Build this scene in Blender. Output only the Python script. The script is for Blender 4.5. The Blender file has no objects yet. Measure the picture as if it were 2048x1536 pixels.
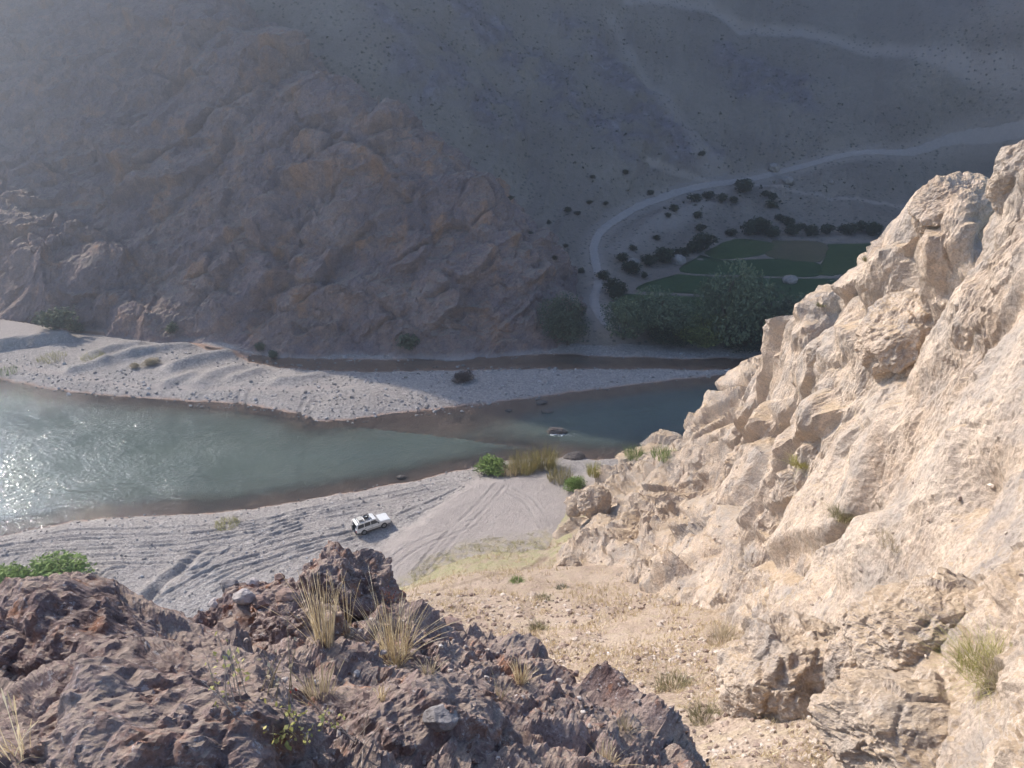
import bpy, math, random
import numpy as np
from mathutils import Vector, Matrix
R = math.radians
rng = np.random.default_rng(7)
random.seed(7)
sc = bpy.context.scene
COL = sc.collection

# ------------------------------------------------------------------ camera
CAM_H, PITCH, FPX = 60.5, R(25.5), 1550.0
cd = bpy.data.cameras.new('camera'); cam = bpy.data.objects.new('camera', cd); COL.objects.link(cam)
cam.location = (0, 0, CAM_H); cam.rotation_euler = (R(90) - PITCH, 0, 0)
cd.sensor_width = 36; cd.lens = FPX / 2048 * 36; cd.clip_start = .05; cd.clip_end = 5000
sc.camera = cam
# ------------------------------------------------------------------ sky, sun, exposure
SUN_EL, SUN_AZ = R(36), R(-50)
SDIR = np.array([math.sin(SUN_AZ) * math.cos(SUN_EL), math.cos(SUN_AZ) * math.cos(SUN_EL), math.sin(SUN_EL)])
wd = bpy.data.worlds.new('World'); sc.world = wd; wd.use_nodes = True
nt = wd.node_tree; sky = nt.nodes.new('ShaderNodeTexSky'); sky.sky_type = 'NISHITA'; sky.sun_disc = False
sky.sun_elevation = SUN_EL; sky.sun_rotation = SUN_AZ; sky.altitude = 1800; sky.air_density = 1.0; sky.dust_density = .4; sky.ozone_density = 2.5
nt.links.new(sky.outputs[0], nt.nodes['Background'].inputs[0]); nt.nodes['Background'].inputs[1].default_value = .13
sl = bpy.data.lights.new('sun', 'SUN'); so = bpy.data.objects.new('sun', sl); COL.objects.link(so)
sl.energy = 5.0; sl.angle = R(.4); sl.color = (1, .90, .78)
so.rotation_euler = Vector((-SDIR[0], -SDIR[1], -SDIR[2])).to_track_quat('-Z', 'Y').to_euler()
sc.view_settings.view_transform = 'Standard'; sc.view_settings.look = 'None'; sc.view_settings.gamma = 1
sc.view_settings.exposure = 1.2
cy = sc.cycles
cy.use_denoising = True; cy.max_bounces = 5; cy.diffuse_bounces = 2; cy.use_adaptive_sampling = True; cy.adaptive_threshold = .02; cy.glossy_bounces = 2; cy.transmission_bounces = 4
cy.volume_bounces = 0; cy.transparent_max_bounces = 12; cy.caustics_reflective = False; cy.caustics_refractive = False

# ------------------------------------------------------------------ pixel <-> world (photo pixels, 2048 x 1536)
cP, sP = math.cos(PITCH), math.sin(PITCH)
def ray(u, v):
    x = (u - 1024) / FPX; y = (768 - v) / FPX
    d = np.array([x, cP + y * sP, -sP + y * cP]); return d / np.linalg.norm(d)
def gd(u, v, D): return ray(u, v) * D + np.array([0, 0, CAM_H])
def gz(u, v, z=0.):
    d = ray(u, v); return d * ((z - CAM_H) / d[2]) + np.array([0, 0, CAM_H])
def project(P):
    q = P - np.array([0, 0, CAM_H]); dep = q[..., 1] * cP - q[..., 2] * sP; up = q[..., 1] * sP + q[..., 2] * cP
    dep = np.where(dep < .01, .01, dep)
    return 1024 + FPX * q[..., 0] / dep, 768 - FPX * up / dep, dep

# ------------------------------------------------------------------ noise
GT = rng.normal(size=(32768, 3)).astype(np.float32); GT /= np.linalg.norm(GT, axis=1)[:, None]
UT = rng.random((32768, 3)).astype(np.float32); GX, GY, GZ = (np.ascontiguousarray(GT[:, i]) for i in range(3)); UX, UY, UZ = (np.ascontiguousarray(UT[:, i]) for i in range(3))
def _split(P):
    P = np.asarray(P, np.float32); fl = np.floor(P); f = P - fl; I = fl.astype(np.int32) & 31
    return [np.ascontiguousarray(I[:, i]) for i in range(3)], [np.ascontiguousarray(f[:, i]) for i in range(3)]
def perlin(P):
    (i, j, k), f = _split(P); w = [t * t * t * (t * (t * 6 - 15) + 10) for t in f]; out = np.zeros(len(i), np.float32)
    for a in (0, 1):
        ia = ((i + a) & 31) << 10; wa = w[0] if a else 1 - w[0]; fa = f[0] - a
        for b in (0, 1):
            ib = ia | (((j + b) & 31) << 5); wb = wa * (w[1] if b else 1 - w[1]); fb = f[1] - b
            for c in (0, 1):
                h = ib | ((k + c) & 31)
                out += (GX[h] * fa + GY[h] * fb + GZ[h] * (f[2] - c)) * (wb * (w[2] if c else 1 - w[2]))
    return out * 1.6
def fbm(P, o=4, gain=.5, mode=0):
    s = 0; a = 1.; t = 0; P = np.asarray(P, np.float32)
    for i in range(o):
        n = perlin(P * 2.03 ** i + 17.3 * i)
        if mode == 1: n = 1 - 2 * np.abs(n)            # ridged
        elif mode == 2: n = 2 * np.abs(n) - .6          # billow
        s = s + a * n; t += a; a *= gain
    return s / t
def worley(P):
    """F1, F2, random number of the nearest cell, and a plane tilted at random through that cell"""
    (i, j, k), f = _split(P); F1 = np.full(len(i), 9., np.float32); F2 = F1.copy(); ID = np.zeros(len(i), np.int32); X = np.zeros((3, len(i)), np.float32)
    for a in (-1, 0, 1):
        ia = ((i + a) & 31) << 10; fa = f[0] - a
        for b in (-1, 0, 1):
            ib = ia | (((j + b) & 31) << 5); fb = f[1] - b
            for c in (-1, 0, 1):
                h = ib | ((k + c) & 31); dx = UX[h] - fa; dy = UY[h] - fb; dz = UZ[h] - (f[2] - c); d = dx * dx + dy * dy + dz * dz
                F2 = np.minimum(F2, np.maximum(F1, d)); m = d < F1; ID[m] = h[m]; X[0, m] = dx[m]; X[1, m] = dy[m]; X[2, m] = dz[m]; F1 = np.minimum(F1, d)
    return np.sqrt(F1), np.sqrt(F2), UX[(ID * 7 + 3) & 32767], GX[ID] * X[0] + GY[ID] * X[1] + GZ[ID] * X[2]
def sst(a, b, x):
    t = np.clip((x - a) / (b - a), 0, 1); return t * t * (3 - 2 * t)

# ------------------------------------------------------------------ materials
class NB:
    def __init__(s, name, rough=.95, spec=.15):
        s.m = bpy.data.materials.new(name); s.m.use_nodes = True; s.t = s.m.node_tree
        s.b = s.t.nodes['Principled BSDF']; s.b.inputs['Roughness'].default_value = rough
        s.b.inputs['Specular IOR Level'].default_value = spec
        s.geo = s.t.nodes.new('ShaderNodeNewGeometry'); s.pos = s.geo.outputs['Position']
    def L(s, a, b): s.t.links.new(a, b)
    def obj(s):
        n = s.t.nodes.new('ShaderNodeTexCoord'); s.pos = n.outputs['Object']; return s
    def scalev(s, v, sc_):
        n = s.t.nodes.new('ShaderNodeVectorMath'); n.operation = 'MULTIPLY'; s.L(v, n.inputs[0]); n.inputs[1].default_value = sc_; return n.outputs[0]
    def noise(s, scale, detail=6, rough=.6, vec=None, dist=0):
        n = s.t.nodes.new('ShaderNodeTexNoise'); n.inputs['Scale'].default_value = scale; n.inputs['Detail'].default_value = detail
        n.inputs['Roughness'].default_value = rough; n.inputs['Distortion'].default_value = dist
        s.L(vec or s.pos, n.inputs['Vector']); return n.outputs['Fac']
    def vor(s, scale, feat='F1', out='Distance', vec=None):
        n = s.t.nodes.new('ShaderNodeTexVoronoi'); n.feature = feat; n.inputs['Scale'].default_value = scale
        s.L(vec or s.pos, n.inputs['Vector']); return n.outputs[out]
    def ramp(s, f, stops):
        n = s.t.nodes.new('ShaderNodeValToRGB'); e = n.color_ramp.elements
        while len(e) < len(stops): e.new(.5)
        for i, (p, c) in enumerate(stops):
            e[i].position = p; e[i].color = tuple(c) + (1,) if hasattr(c, '__len__') else (c, c, c, 1)
        s.L(f, n.inputs[0]); return n.outputs[0]
    def mix(s, f, a, b, mode='MIX'):
        n = s.t.nodes.new('ShaderNodeMix'); n.data_type = 'RGBA'; n.blend_type = mode
        for v, i in ((f, 0), (a, 6), (b, 7)):
            if isinstance(v, (int, float)): n.inputs[i].default_value = v
            elif isinstance(v, tuple): n.inputs[i].default_value = v + (1,)
            else: s.L(v, n.inputs[i])
        return n.outputs[2]
    def math(s, op, a, b=0., clamp=False):
        n = s.t.nodes.new('ShaderNodeMath'); n.operation = op; n.use_clamp = clamp
        for i, v in enumerate((a, b)):
            if isinstance(v, (int, float)): n.inputs[i].default_value = v
            else: s.L(v, n.inputs[i])
        return n.outputs[0]
    def attr(s, name, out='Fac'):
        n = s.t.nodes.new('ShaderNodeAttribute'); n.attribute_name = name; return n.outputs[out]
    def nz(s):
        n = s.t.nodes.new('ShaderNodeSeparateXYZ'); s.L(s.geo.outputs['Normal'], n.inputs[0]); return n.outputs[2]
    def bump(s, h, dist=.05, strength=1., prev=None):
        n = s.t.nodes.new('ShaderNodeBump'); n.inputs['Distance'].default_value = dist; n.inputs['Strength'].default_value = strength
        s.L(h, n.inputs['Height'])
        if prev: s.L(prev, n.inputs['Normal'])
        return n.outputs[0]
    def done(s, col, nrm=None):
        if isinstance(col, tuple): s.b.inputs['Base Color'].default_value = col + (1,)
        else: s.L(col, s.b.inputs['Base Color'])
        if nrm: s.L(nrm, s.b.inputs['Normal'])
        return s.m
def flat(name, col, rough=.6, spec=.3, metal=0, nscale=0, namp=.2):
    n = NB(name, rough, spec); n.b.inputs['Metallic'].default_value = metal
    if nscale:
        n.obj(); d = tuple(c * (1 - namp) for c in col); l = tuple(min(1, c * (1 + namp)) for c in col)
        return n.done(n.ramp(n.noise(nscale), [(.3, d), (.7, l)]))
    return n.done(col)

# ------------------------------------------------------------------ object helpers
def mesh_np(name, V, Fc, smooth=True):
    me = bpy.data.meshes.new(name); V = np.ascontiguousarray(V, np.float32); Fc = np.ascontiguousarray(Fc, np.int32); k = Fc.shape[1]
    me.vertices.add(len(V)); me.vertices.foreach_set('co', V.ravel())
    me.loops.add(Fc.size); me.loops.foreach_set('vertex_index', Fc.ravel())
    me.polygons.add(len(Fc)); me.polygons.foreach_set('loop_start', np.arange(0, Fc.size, k, dtype=np.int32))
    me.polygons.foreach_set('loop_total', np.full(len(Fc), k, np.int32))
    me.polygons.foreach_set('use_smooth', np.full(len(Fc), smooth, bool)); me.update(calc_edges=True); return me
def add(name, me, mat=None, parent=None, loc=None, kind=None, label=None, cat=None, group=None):
    o = bpy.data.objects.new(name, me); COL.objects.link(o)
    if mat and me is not None and not len(me.materials): me.materials.append(mat)
    if parent: o.parent = parent
    if loc is not None: o.location = tuple(float(c) for c in loc)
    for k, v in (('kind', kind), ('label', label), ('category', cat), ('group', group)):
        if v: o[k] = v
    return o
def fattr(me, name, arr):
    a = me.attributes.new(name, 'FLOAT', 'POINT'); a.data.foreach_set('value', np.ascontiguousarray(arr, np.float32))

class RBF:          # smooth height surface through given points, in (azimuth, log distance)
    def __init__(s, pts, c=.04):
        P = np.array(pts, float); s.c = c
        s.q = np.c_[np.arctan2(P[:, 0], P[:, 1]), np.log(np.hypot(P[:, 0], P[:, 1]))]; n = len(P)
        K = s._phi(s.q); Q = np.c_[np.ones(n), s.q]
        A = np.block([[K + 1e-4 * np.eye(n), Q], [Q.T, np.zeros((3, 3))]]); s.w = np.linalg.solve(A, np.r_[P[:, 2], np.zeros(3)])
    def _phi(s, q): return -np.sqrt((q[:, None, 0] - s.q[None, :, 0]) ** 2 + (q[:, None, 1] - s.q[None, :, 1]) ** 2 + s.c ** 2)
    def __call__(s, x, y):
        q = np.c_[np.arctan2(x, y), np.log(np.hypot(x, y))]; out = np.empty(len(q))
        for i in range(0, len(q), 60000):
            k = q[i:i + 60000]; out[i:i + 60000] = s._phi(k) @ s.w[:-3] + s.w[-3] + k @ s.w[-2:]
        return out
SURF = {}
def polar(name, az, r, zf, disp=None, keep=None, mat=None, attrs=None, kind='structure', smooth=True, adapt=False, **kw):
    na, nr = len(az), len(r); A, RR = np.meshgrid(az, r)
    if adapt: RR = spread_rows(az, r, zf)
    x = (RR * np.sin(A)).ravel(); y = (RR * np.cos(A)).ravel()
    P = np.c_[x, y, zf(x, y)]
    G = P.reshape(nr, na, 3); N = np.cross(np.gradient(G, axis=1), np.gradient(G, axis=0)).reshape(-1, 3)
    N /= np.linalg.norm(N, axis=1)[:, None] + 1e-9; N *= np.sign(N[:, 2:3])
    if disp is not None:
        d = disp(P, N); P = P + (N * d[:, None] if d.ndim == 1 else d)
    idx = np.arange(na * nr).reshape(nr, na)
    Fc = np.stack([idx[:-1, :-1], idx[:-1, 1:], idx[1:, 1:], idx[1:, :-1]], -1).reshape(-1, 4)
    at = attrs(P, N) if attrs else {}
    if keep is not None:
        k = keep(P); Fc = Fc[k[Fc].any(1)]
        u = np.unique(Fc); mp = np.zeros(len(P), np.int64); mp[u] = np.arange(len(u)); Fc = mp[Fc]; P = P[u]; at = {a: b[u] for a, b in at.items()}
    me = mesh_np(name, P, Fc, smooth)
    for a, b in at.items(): fattr(me, a, b)
    o = add(name, me, mat, kind=kind, **kw)
    U, V, D = project(P); SURF[name] = (P, U, V, D)
    return o
def spread_rows(az, r, zf):
    """rows of the polar grid spread evenly along the slope of every column, so that steep faces are sampled as finely as flat ones"""
    ca = np.linspace(az[0], az[-1], 72); cr = np.exp(np.linspace(math.log(r[0]), math.log(r[-1]), 420)); A, Q = np.meshgrid(ca, cr)
    Z = zf((Q * np.sin(A)).ravel(), (Q * np.cos(A)).ravel()).reshape(Q.shape); dist = np.sqrt(Q ** 2 + (Z - CAM_H) ** 2)
    ds = np.sqrt(np.diff(Q, axis=0) ** 2 + np.diff(Z, axis=0) ** 2) / (.5 * (dist[1:] + dist[:-1])); ds = np.minimum(ds, np.median(ds) * 8)
    for _ in range(3): ds[:, 1:-1] = (ds[:, :-2] + 2 * ds[:, 1:-1] + ds[:, 2:]) / 4
    S = np.vstack([np.zeros(len(ca)), np.cumsum(ds, 0)]); S /= S[-1]; t = np.linspace(0, 1, len(r)); L = np.log(cr)
    G = np.stack([np.interp(t, S[:, k], L) for k in range(len(ca))], 1)
    return np.exp(np.stack([np.interp(az, ca, G[i]) for i in range(len(r))], 0))
def logr(a, b, n): return np.exp(np.linspace(math.log(a), math.log(b), n))
def place(u, v, names, tol=3.):
    best = None; t = tol
    for _ in range(6):
        for n in names:
            P, U, V, D = SURF[n]; m = np.nonzero((np.abs(U - u) < t) & (np.abs(V - v) < t))[0]
            if not len(m): continue
            m = m[D[m] < D[m].min() * 1.03 + .05]; k = m[np.argmin((U[m] - u) ** 2 + (V[m] - v) ** 2)]
            if best is None or D[k] < best[1]: best = (P[k].copy(), D[k])
        if best is not None: return best[0]
        t *= 2
def ground_at(x, y, names):
    z = None
    for n in names:
        P = SURF[n][0]; k = np.argmin((P[:, 0] - x) ** 2 + (P[:, 1] - y) ** 2)
        if (P[k, 0] - x) ** 2 + (P[k, 1] - y) ** 2 < 4: z = P[k, 2] if z is None else max(z, P[k, 2])
    return z
def seg_dist(x, y, poly, closed=False):
    d = np.full(len(x), 1e9); P = np.asarray(poly, float); n = len(P)
    for i in range(n if closed else n - 1):
        a, b = P[i], P[(i + 1) % n]; ab = b - a; t = np.clip(((x - a[0]) * ab[0] + (y - a[1]) * ab[1]) / (ab @ ab + 1e-9), 0, 1)
        d = np.minimum(d, (x - a[0] - t * ab[0]) ** 2 + (y - a[1] - t * ab[1]) ** 2)
    return np.sqrt(d)
def inside(x, y, poly):
    c = np.zeros(len(x), bool); P = np.asarray(poly, float); n = len(P)
    for i in range(n):
        (x0, y0), (x1, y1) = P[i], P[i - 1]
        m = (y0 > y) != (y1 > y); c ^= m & (x < (x1 - x0) * (y - y0) / (y1 - y0 + 1e-12) + x0)
    return c
def smooth_line(pts, n=8):      # Catmull-Rom through points
    P = np.array(pts, float); Q = np.vstack([2 * P[0] - P[1], P, 2 * P[-1] - P[-2]]); out = []
    for i in range(1, len(Q) - 2):
        for t in np.linspace(0, 1, n, endpoint=False):
            out.append(.5 * (2 * Q[i] + (Q[i + 1] - Q[i - 1]) * t + (2 * Q[i - 1] - 5 * Q[i] + 4 * Q[i + 1] - Q[i + 2]) * t * t + (3 * Q[i] - Q[i - 1] - 3 * Q[i + 1] + Q[i + 2]) * t ** 3))
    out.append(P[-1]); return np.array(out)
def px_line(pts, z=0., n=6): return smooth_line([gz(u, v, z)[:2] for u, v in pts], n)
# ================================================================== MATERIALS OF THE GROUND
def m_gravel(name, near):
    n = NB(name)
    big = n.noise(.12, 5); mid = n.noise(1.3, 6); fine = n.noise(9., 5, .7)
    v = n.vor(5. if near else 3.6, 'F1', 'Color'); vd = n.vor(5. if near else 3.6)
    c = n.ramp(mid, [(.3, (.285, .25, .225)), (.7, (.38, .34, .305))])
    c = n.mix(n.ramp(big, [(.35, 0.), (.65, .7)]), c, (.35, .32, .292))
    sp = n.ramp(v, [(.1, .62), (.5, .95), (.9, 1.38)])
    c = n.mix(.8, c, sp, 'MULTIPLY')
    c = n.mix(.5, c, n.ramp(fine, [(.3, .6), (.7, 1.35)]), 'MULTIPLY')
    sand = n.mix(.7, n.ramp(n.noise(.6, 6), [(.3, (.36, .31, .275)), (.7, (.45, .39, .345))]), n.ramp(fine, [(.3, .75), (.7, 1.15)]), 'MULTIPLY')
    c = n.mix(n.attr('sand'), c, sand)
    gr = n.ramp(n.noise(1.6, 7, .7), [(.3, (.46, .37, .24)), (.5, (.42, .35, .20)), (.62, (.32, .31, .15)), (.8, (.24, .26, .11))])
    c = n.mix(n.attr('grass'), c, gr)
    bed = n.mix(.6, n.ramp(n.noise(.5, 5), [(.3, (.36, .235, .17)), (.7, (.46, .32, .245))]), n.ramp(fine, [(.3, .6), (.7, 1.3)]), 'MULTIPLY')
    c = n.mix(n.attr('wet'), c, bed)
    c = n.mix(n.attr('rut'), c, (.17, .16, .155))
    b = n.bump(vd, .07 if near else .09, .8); b = n.bump(mid, .25, .35, b); b = n.bump(fine, .03, .8, b)
    return n.done(c, b)
def m_rock(name, cols, dust, s=1., dustlo=.72, dusthi=.92, lichen=None, bumpd=.06, cav=True, stain=None):
    n = NB(name)
    n1 = n.noise(.35 * s, 8, .65, dist=.4); n2 = n.noise(1.7 * s, 8, .68); n3 = n.noise(11. * s, 6, .72); vc = n.vor(2.2 * s, 'F1', 'Color')
    c = n.ramp(n1, [(.28, cols[0]), (.44, cols[1]), (.58, cols[2]), (.74, cols[3])])
    c = n.mix(n.ramp(n2, [(.42, 0.), (.62, .65)]), c, cols[4])
    if stain: c = n.mix(n.ramp(n.noise(.8 * s, 5, .6, n.scalev(n.pos, (1, 1, .35))), [(.54, 0.), (.66, .8)]), c, stain)
    c = n.mix(.35, c, n.ramp(vc, [(.1, .6), (.9, 1.3)]), 'MULTIPLY')
    c = n.mix(.75, c, n.ramp(n3, [(.28, .45), (.5, 1.), (.72, 1.4)]), 'MULTIPLY')
    if lichen:
        c = n.mix(n.ramp(n.noise(4.5 * s, 7, .75), [(.57, 0.), (.63, .7)]), c, lichen[0])
        c = n.mix(n.ramp(n.noise(7. * s, 5, .7, n.scalev(n.pos, (1.1, .9, 1))), [(.62, 0.), (.67, .8)]), c, lichen[1])
    if dust:
        f = n.math('ADD', n.nz(), n.math('MULTIPLY', n.math('SUBTRACT', n1, .5), .5))
        d = n.mix(.6, n.ramp(n2, [(.3, dust[0]), (.7, dust[1])]), n.ramp(n3, [(.3, .6), (.7, 1.25)]), 'MULTIPLY')
        c = n.mix(n.ramp(f, [(dustlo, 0.), (dusthi, .85)]), c, d)
    b = n.bump(n2, bumpd * 4, .5); b = n.bump(n.vor(5 * s), bumpd * 1.6, .5, b); b = n.bump(n3, bumpd, .9, b)
    return n, c, b
def m_cliff():
    n, c, b = m_rock('cliff_rock', [(.42, .305, .215), (.53, .41, .305), (.60, .48, .37), (.57, .47, .38), (.46, .375, .305)],
                     [(.46, .335, .215), (.52, .40, .275)], 1., .66, .9, None, .06, stain=(.33, .285, .25))
    pat = n.math('MULTIPLY', n.ramp(n.noise(.30, 7, .7), [(.48, 0.), (.60, .75)]), n.ramp(n.noise(2.2, 6, .7), [(.35, .35), (.6, 1.)]))
    c = n.mix(pat, c, (.37, .325, .285))                       # grey weathered skin
    c = n.mix(n.ramp(n.noise(6., 5, .75), [(.60, 0.), (.68, .55)]), c, (.22, .185, .16))
    b = n.bump(n.noise(24., 4, .7), .03, .7, b)
    return n.done(c, b)
def m_fore():
    n, c, b = m_rock('foreground_rock', [(.10, .062, .055), (.195, .135, .118), (.29, .22, .195), (.38, .325, .30), (.235, .175, .155)],
                     [(.28, .215, .17), (.36, .285, .225)], 5., .80, .98, ((.46, .43, .41), (.07, .062, .062)), .012, stain=(.30, .14, .075))
    b = n.bump(n.noise(70., 4, .7), .006, .8, b); b = n.bump(n.vor(26.), .012, .5, b)
    return n.done(c, b)
def m_spur():
    n, c, b = m_rock('spur_rock', [(.16, .118, .118), (.27, .195, .18), (.34, .235, .19), (.33, .27, .26), (.185, .155, .165)],
                     [(.29, .235, .195), (.34, .275, .22)], .25, .74, .92, None, .30, stain=(.40, .235, .15))
    z = n.t.nodes.new('ShaderNodeSeparateXYZ'); n.L(n.pos, z.inputs[0])
    f = n.math('SUBTRACT', 1.9, n.math('ADD', z.outputs[2], n.math('MULTIPLY', n.noise(.15, 3), 2.)), True)
    c = n.mix(f, c, (.42, .36, .33))       # pale flood line washed on the foot of the rock
    return n.done(c, b)
def m_far():
    n = NB('hillside_earth')
    n1 = n.noise(.045, 6, .6); n2 = n.noise(.5, 8, .7); n3 = n.noise(2.4, 5, .7)
    c = n.ramp(n1, [(.3, (.22, .178, .152)), (.5, (.28, .232, .192)), (.7, (.34, .285, .23))])
    c = n.mix(n.ramp(n2, [(.45, 0.), (.65, .55)]), c, (.185, .165, .125))
    c = n.mix(.7, c, n.ramp(n3, [(.3, .6), (.7, 1.3)]), 'MULTIPLY')
    rk = n.mix(.8, n.ramp(n.noise(.25, 8, .7), [(.3, (.11, .095, .105)), (.55, (.24, .205, .215)), (.75, (.42, .385, .385))]), n.ramp(n3, [(.3, .6), (.7, 1.3)]), 'MULTIPLY')
    c = n.mix(n.attr('rocky'), c, rk)
    c = n.mix(n.attr('pale'), c, (.44, .37, .315))
    # low grey-green steppe tufts too small to tell apart
    tf = n.math('MULTIPLY', n.ramp(n.vor(.62), [(.16, 1.), (.32, 0.)]), n.ramp(n.noise(.06, 4), [(.36, .1), (.55, .9)]))
    c = n.mix(tf, c, (.062, .066, .042))
    sn = n.ramp(n.vor(.42, vec=n.scalev(n.pos, (1.3, 1, 1.1))), [(.07, 1.), (.12, 0.)])
    c = n.mix(n.math('MULTIPLY', sn, .55), c, (.38, .35, .33))
    b = n.bump(n2, .8, .6); b = n.bump(n3, .25, .6, b)
    return n.done(c, b)
def m_scree():
    n = NB('scree_earth')
    n1 = n.noise(.22, 6, .6); n2 = n.noise(1.5, 8, .7); n3 = n.noise(9, 6, .7)
    c = n.ramp(n1, [(.3, (.36, .27, .205)), (.5, (.45, .345, .265)), (.7, (.50, .40, .315))])
    c = n.mix(n.ramp(n2, [(.46, 0.), (.62, .7)]), c, (.45, .36, .24))
    c = n.mix(n.ramp(n.noise(2.6, 6, .7), [(.56, 0.), (.66, .6)]), c, (.25, .185, .15))
    c = n.mix(n.math('MULTIPLY', n.attr('grass'), n.ramp(n.noise(.7, 7, .75), [(.40, 0.), (.55, .85)])), c, (.36, .34, .18))
    c = n.mix(n.attr('path'), c, n.mix(n.ramp(n2, [(.4, 0.), (.6, 1.)]), (.30, .225, .165), (.37, .285, .21)))
    c = n.mix(.8, c, n.ramp(n3, [(.28, .5), (.5, 1.), (.72, 1.35)]), 'MULTIPLY')
    b = n.bump(n2, .35, .7); b = n.bump(n.vor(6), .12, .6, b); b = n.bump(n3, .04, .9, b)
    return n.done(c, b)
M_GRAV, M_GRAVF, M_CLIFF, M_FORE, M_SPUR, M_FAR, M_SCREE = m_gravel('bank_gravel', True), m_gravel('bar_gravel', False), m_cliff(), m_fore(), m_spur(), m_far(), m_scree()

# ================================================================== BASE HEIGHTS OF THE NEAR SLOPES
scp = [gd(*p) for p in [(950, 1150, 77), (1050, 1250, 56), (1200, 1300, 45), (1350, 1400, 32), (1450, 1500, 22), (1550, 1560, 18), (880, 1165, 78), (820, 1200, 68), (1000, 1180, 70), (1280, 1210, 59), (1150, 1220, 58), (1450, 1330, 36), (1560, 1440, 24), (1500, 1250, 44)]]
scp += [gz(*p) for p in [(1090, 1075, 1.2), (1100, 1110, 2.6), (1000, 1110, 1.8), (900, 1125, 1.4), (820, 1165, 1.2), (1200, 1040, 4), (1100, 1000, .2), (900, 1060, -.5), (700, 1180, -1), (1000, 1040, -.6), (1250, 1000, 4)]]
scp += [(-8, 10, 44), (-14, 30, 30), (-20, 50, 12), (-30, 70, -3), (6, 8, 45), (14, 12, 44), (0, 8, 46), (-3, 22, 37), (25, 30, 30), (30, 60, 15)]
scree_rbf = RBF(scp, .05)
crest = [(2300, 200, 24), (2048, 335, 30), (2010, 395, 33), (1900, 405, 38), (1845, 425, 42), (1800, 490, 46), (1720, 540, 55), (1660, 610, 62), (1600, 640, 69), (1548, 700, 77), (1528, 765, 81), (1490, 785, 84), (1420, 835, 91), (1400, 892, 97)]
clp = [gd(*p) for p in crest]
for p in crest:
    q = gd(*p); e = np.array([q[0], q[1], 0]); e /= np.linalg.norm(e); k = p[2] / 50.
    clp += [q + e * 7 * k + np.array([0, 0, -5 * k]), q + e * 20 * k + np.array([0, 0, -22 * k])]
clp += [gd(*p) for p in [(1800, 800, 36), (1800, 650, 41), (1800, 1000, 28), (1800, 1200, 22), (1800, 1450, 16), (2048, 600, 26), (2048, 800, 22), (2048, 1000, 19), (2048, 1200, 16), (2048, 1400, 13), (2048, 1560, 11), (1900, 1560, 12.5), (1900, 1300, 17.5),
        (1600, 800, 61), (1600, 1000, 48), (1600, 1200, 35), (1600, 1350, 27), (1640, 1480, 20.5), (1700, 700, 53), (1700, 900, 44), (1700, 1100, 34), (1700, 1300, 25), (1900, 600, 36), (1900, 900, 28), (1500, 900, 74), (1500, 1050, 58), (1500, 1200, 45), (1500, 1320, 35),
        (1400, 1000, 82), (1400, 1100, 68), (1400, 1210, 53), (1300, 960, 97), (1250, 1000, 92), (1250, 1100, 80), (1250, 1165, 70), (1300, 1180, 63), (1340, 910, 103), (1180, 1060, 90), (1150, 1120, 87), (2300, 600, 22), (2300, 1000, 16), (2300, 1400, 11.5), (2600, 700, 18), (2600, 1300, 10)]]
clp += [gz(*p) for p in [(1150, 990, 2.2), (1170, 950, 1.), (1230, 930, 1.), (1128, 1040, 1.2), (1120, 1100, 1.4), (1090, 1020, -1.5), (1080, 1100, -1.5), (1100, 940, -2.5), (1230, 905, -1.5), (1380, 895, -1.5)]]
clp += [gd(*p) + np.array([0, 0, -dz]) for *p, dz in [(1250, 1200, 65, 4), (1330, 1260, 52, 4), (1390, 1330, 40, 4), (1450, 1400, 30, 4), (1540, 1500, 20, 4), (1640, 1600, 16, 4), (1200, 1280, 48, 12), (1350, 1450, 26, 10), (1550, 1650, 13, 7), (1950, 1750, 9, 5), (2400, 1750, 8, 4)]]
cliff_rbf = RBF(clp, .03)

# ================================================================== VALLEY FLOOR, RIVER
up = [(-500, 728), (-200, 742), (0, 757), (60, 770), (150, 785), (300, 797), (480, 807), (600, 827), (632, 843), (700, 838), (850, 820), (960, 808), (1100, 790), (1300, 765), (1420, 752), (1490, 744)]
lo = [(-500, 1190), (-200, 1120), (0, 1073), (150, 1042), (300, 1031), (430, 1026), (560, 1010), (700, 985), (850, 958), (930, 938), (1010, 922), (1110, 914), (1190, 918), (1260, 916), (1360, 905), (1500, 890), (1800, 880)]
MAIN = np.array([gz(u, v)[:2] for u, v in up + [(1600, 738), (2200, 735), (2200, 850)] + lo[::-1]])
cu = [(-300, 628), (-100, 634), (0, 640), (100, 651), (160, 660), (380, 683), (430, 695), (500, 709), (560, 714), (680, 718), (800, 720), (830, 717), (850, 709), (1000, 712), (1130, 707), (1200, 713), (1400, 718), (1560, 714), (2200, 702)]
cl = [(2200, 748), (1600, 744), (1490, 741), (1300, 738), (1100, 738), (900, 741), (740, 744), (640, 742), (560, 736), (500, 724), (455, 708), (380, 690), (160, 666), (100, 657), (0, 646), (-100, 640), (-300, 634)]
CHAN = np.array([gz(u, v)[:2] for u, v in cu + cl])
def water_sd(x, y):
    Q = np.c_[x * .35, y * .35, np.zeros(len(x))]; x2 = x + .8 * fbm(Q, 3); y2 = y + .8 * fbm(Q + 31, 3)
    d = None
    for p in (MAIN, CHAN):
        e = seg_dist(x2, y2, p, True) * np.where(inside(x2, y2, p), -1, 1)
        d = e if d is None else np.minimum(d, e)
    return d
SANDP = np.array([gz(u, v, 1.)[:2] for u, v in [(640, 1190), (700, 1140), (800, 1068), (880, 1005), (950, 955), (1040, 950), (1130, 950), (1400, 930), (1500, 1250), (800, 1300), (640, 1230)]])
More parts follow.
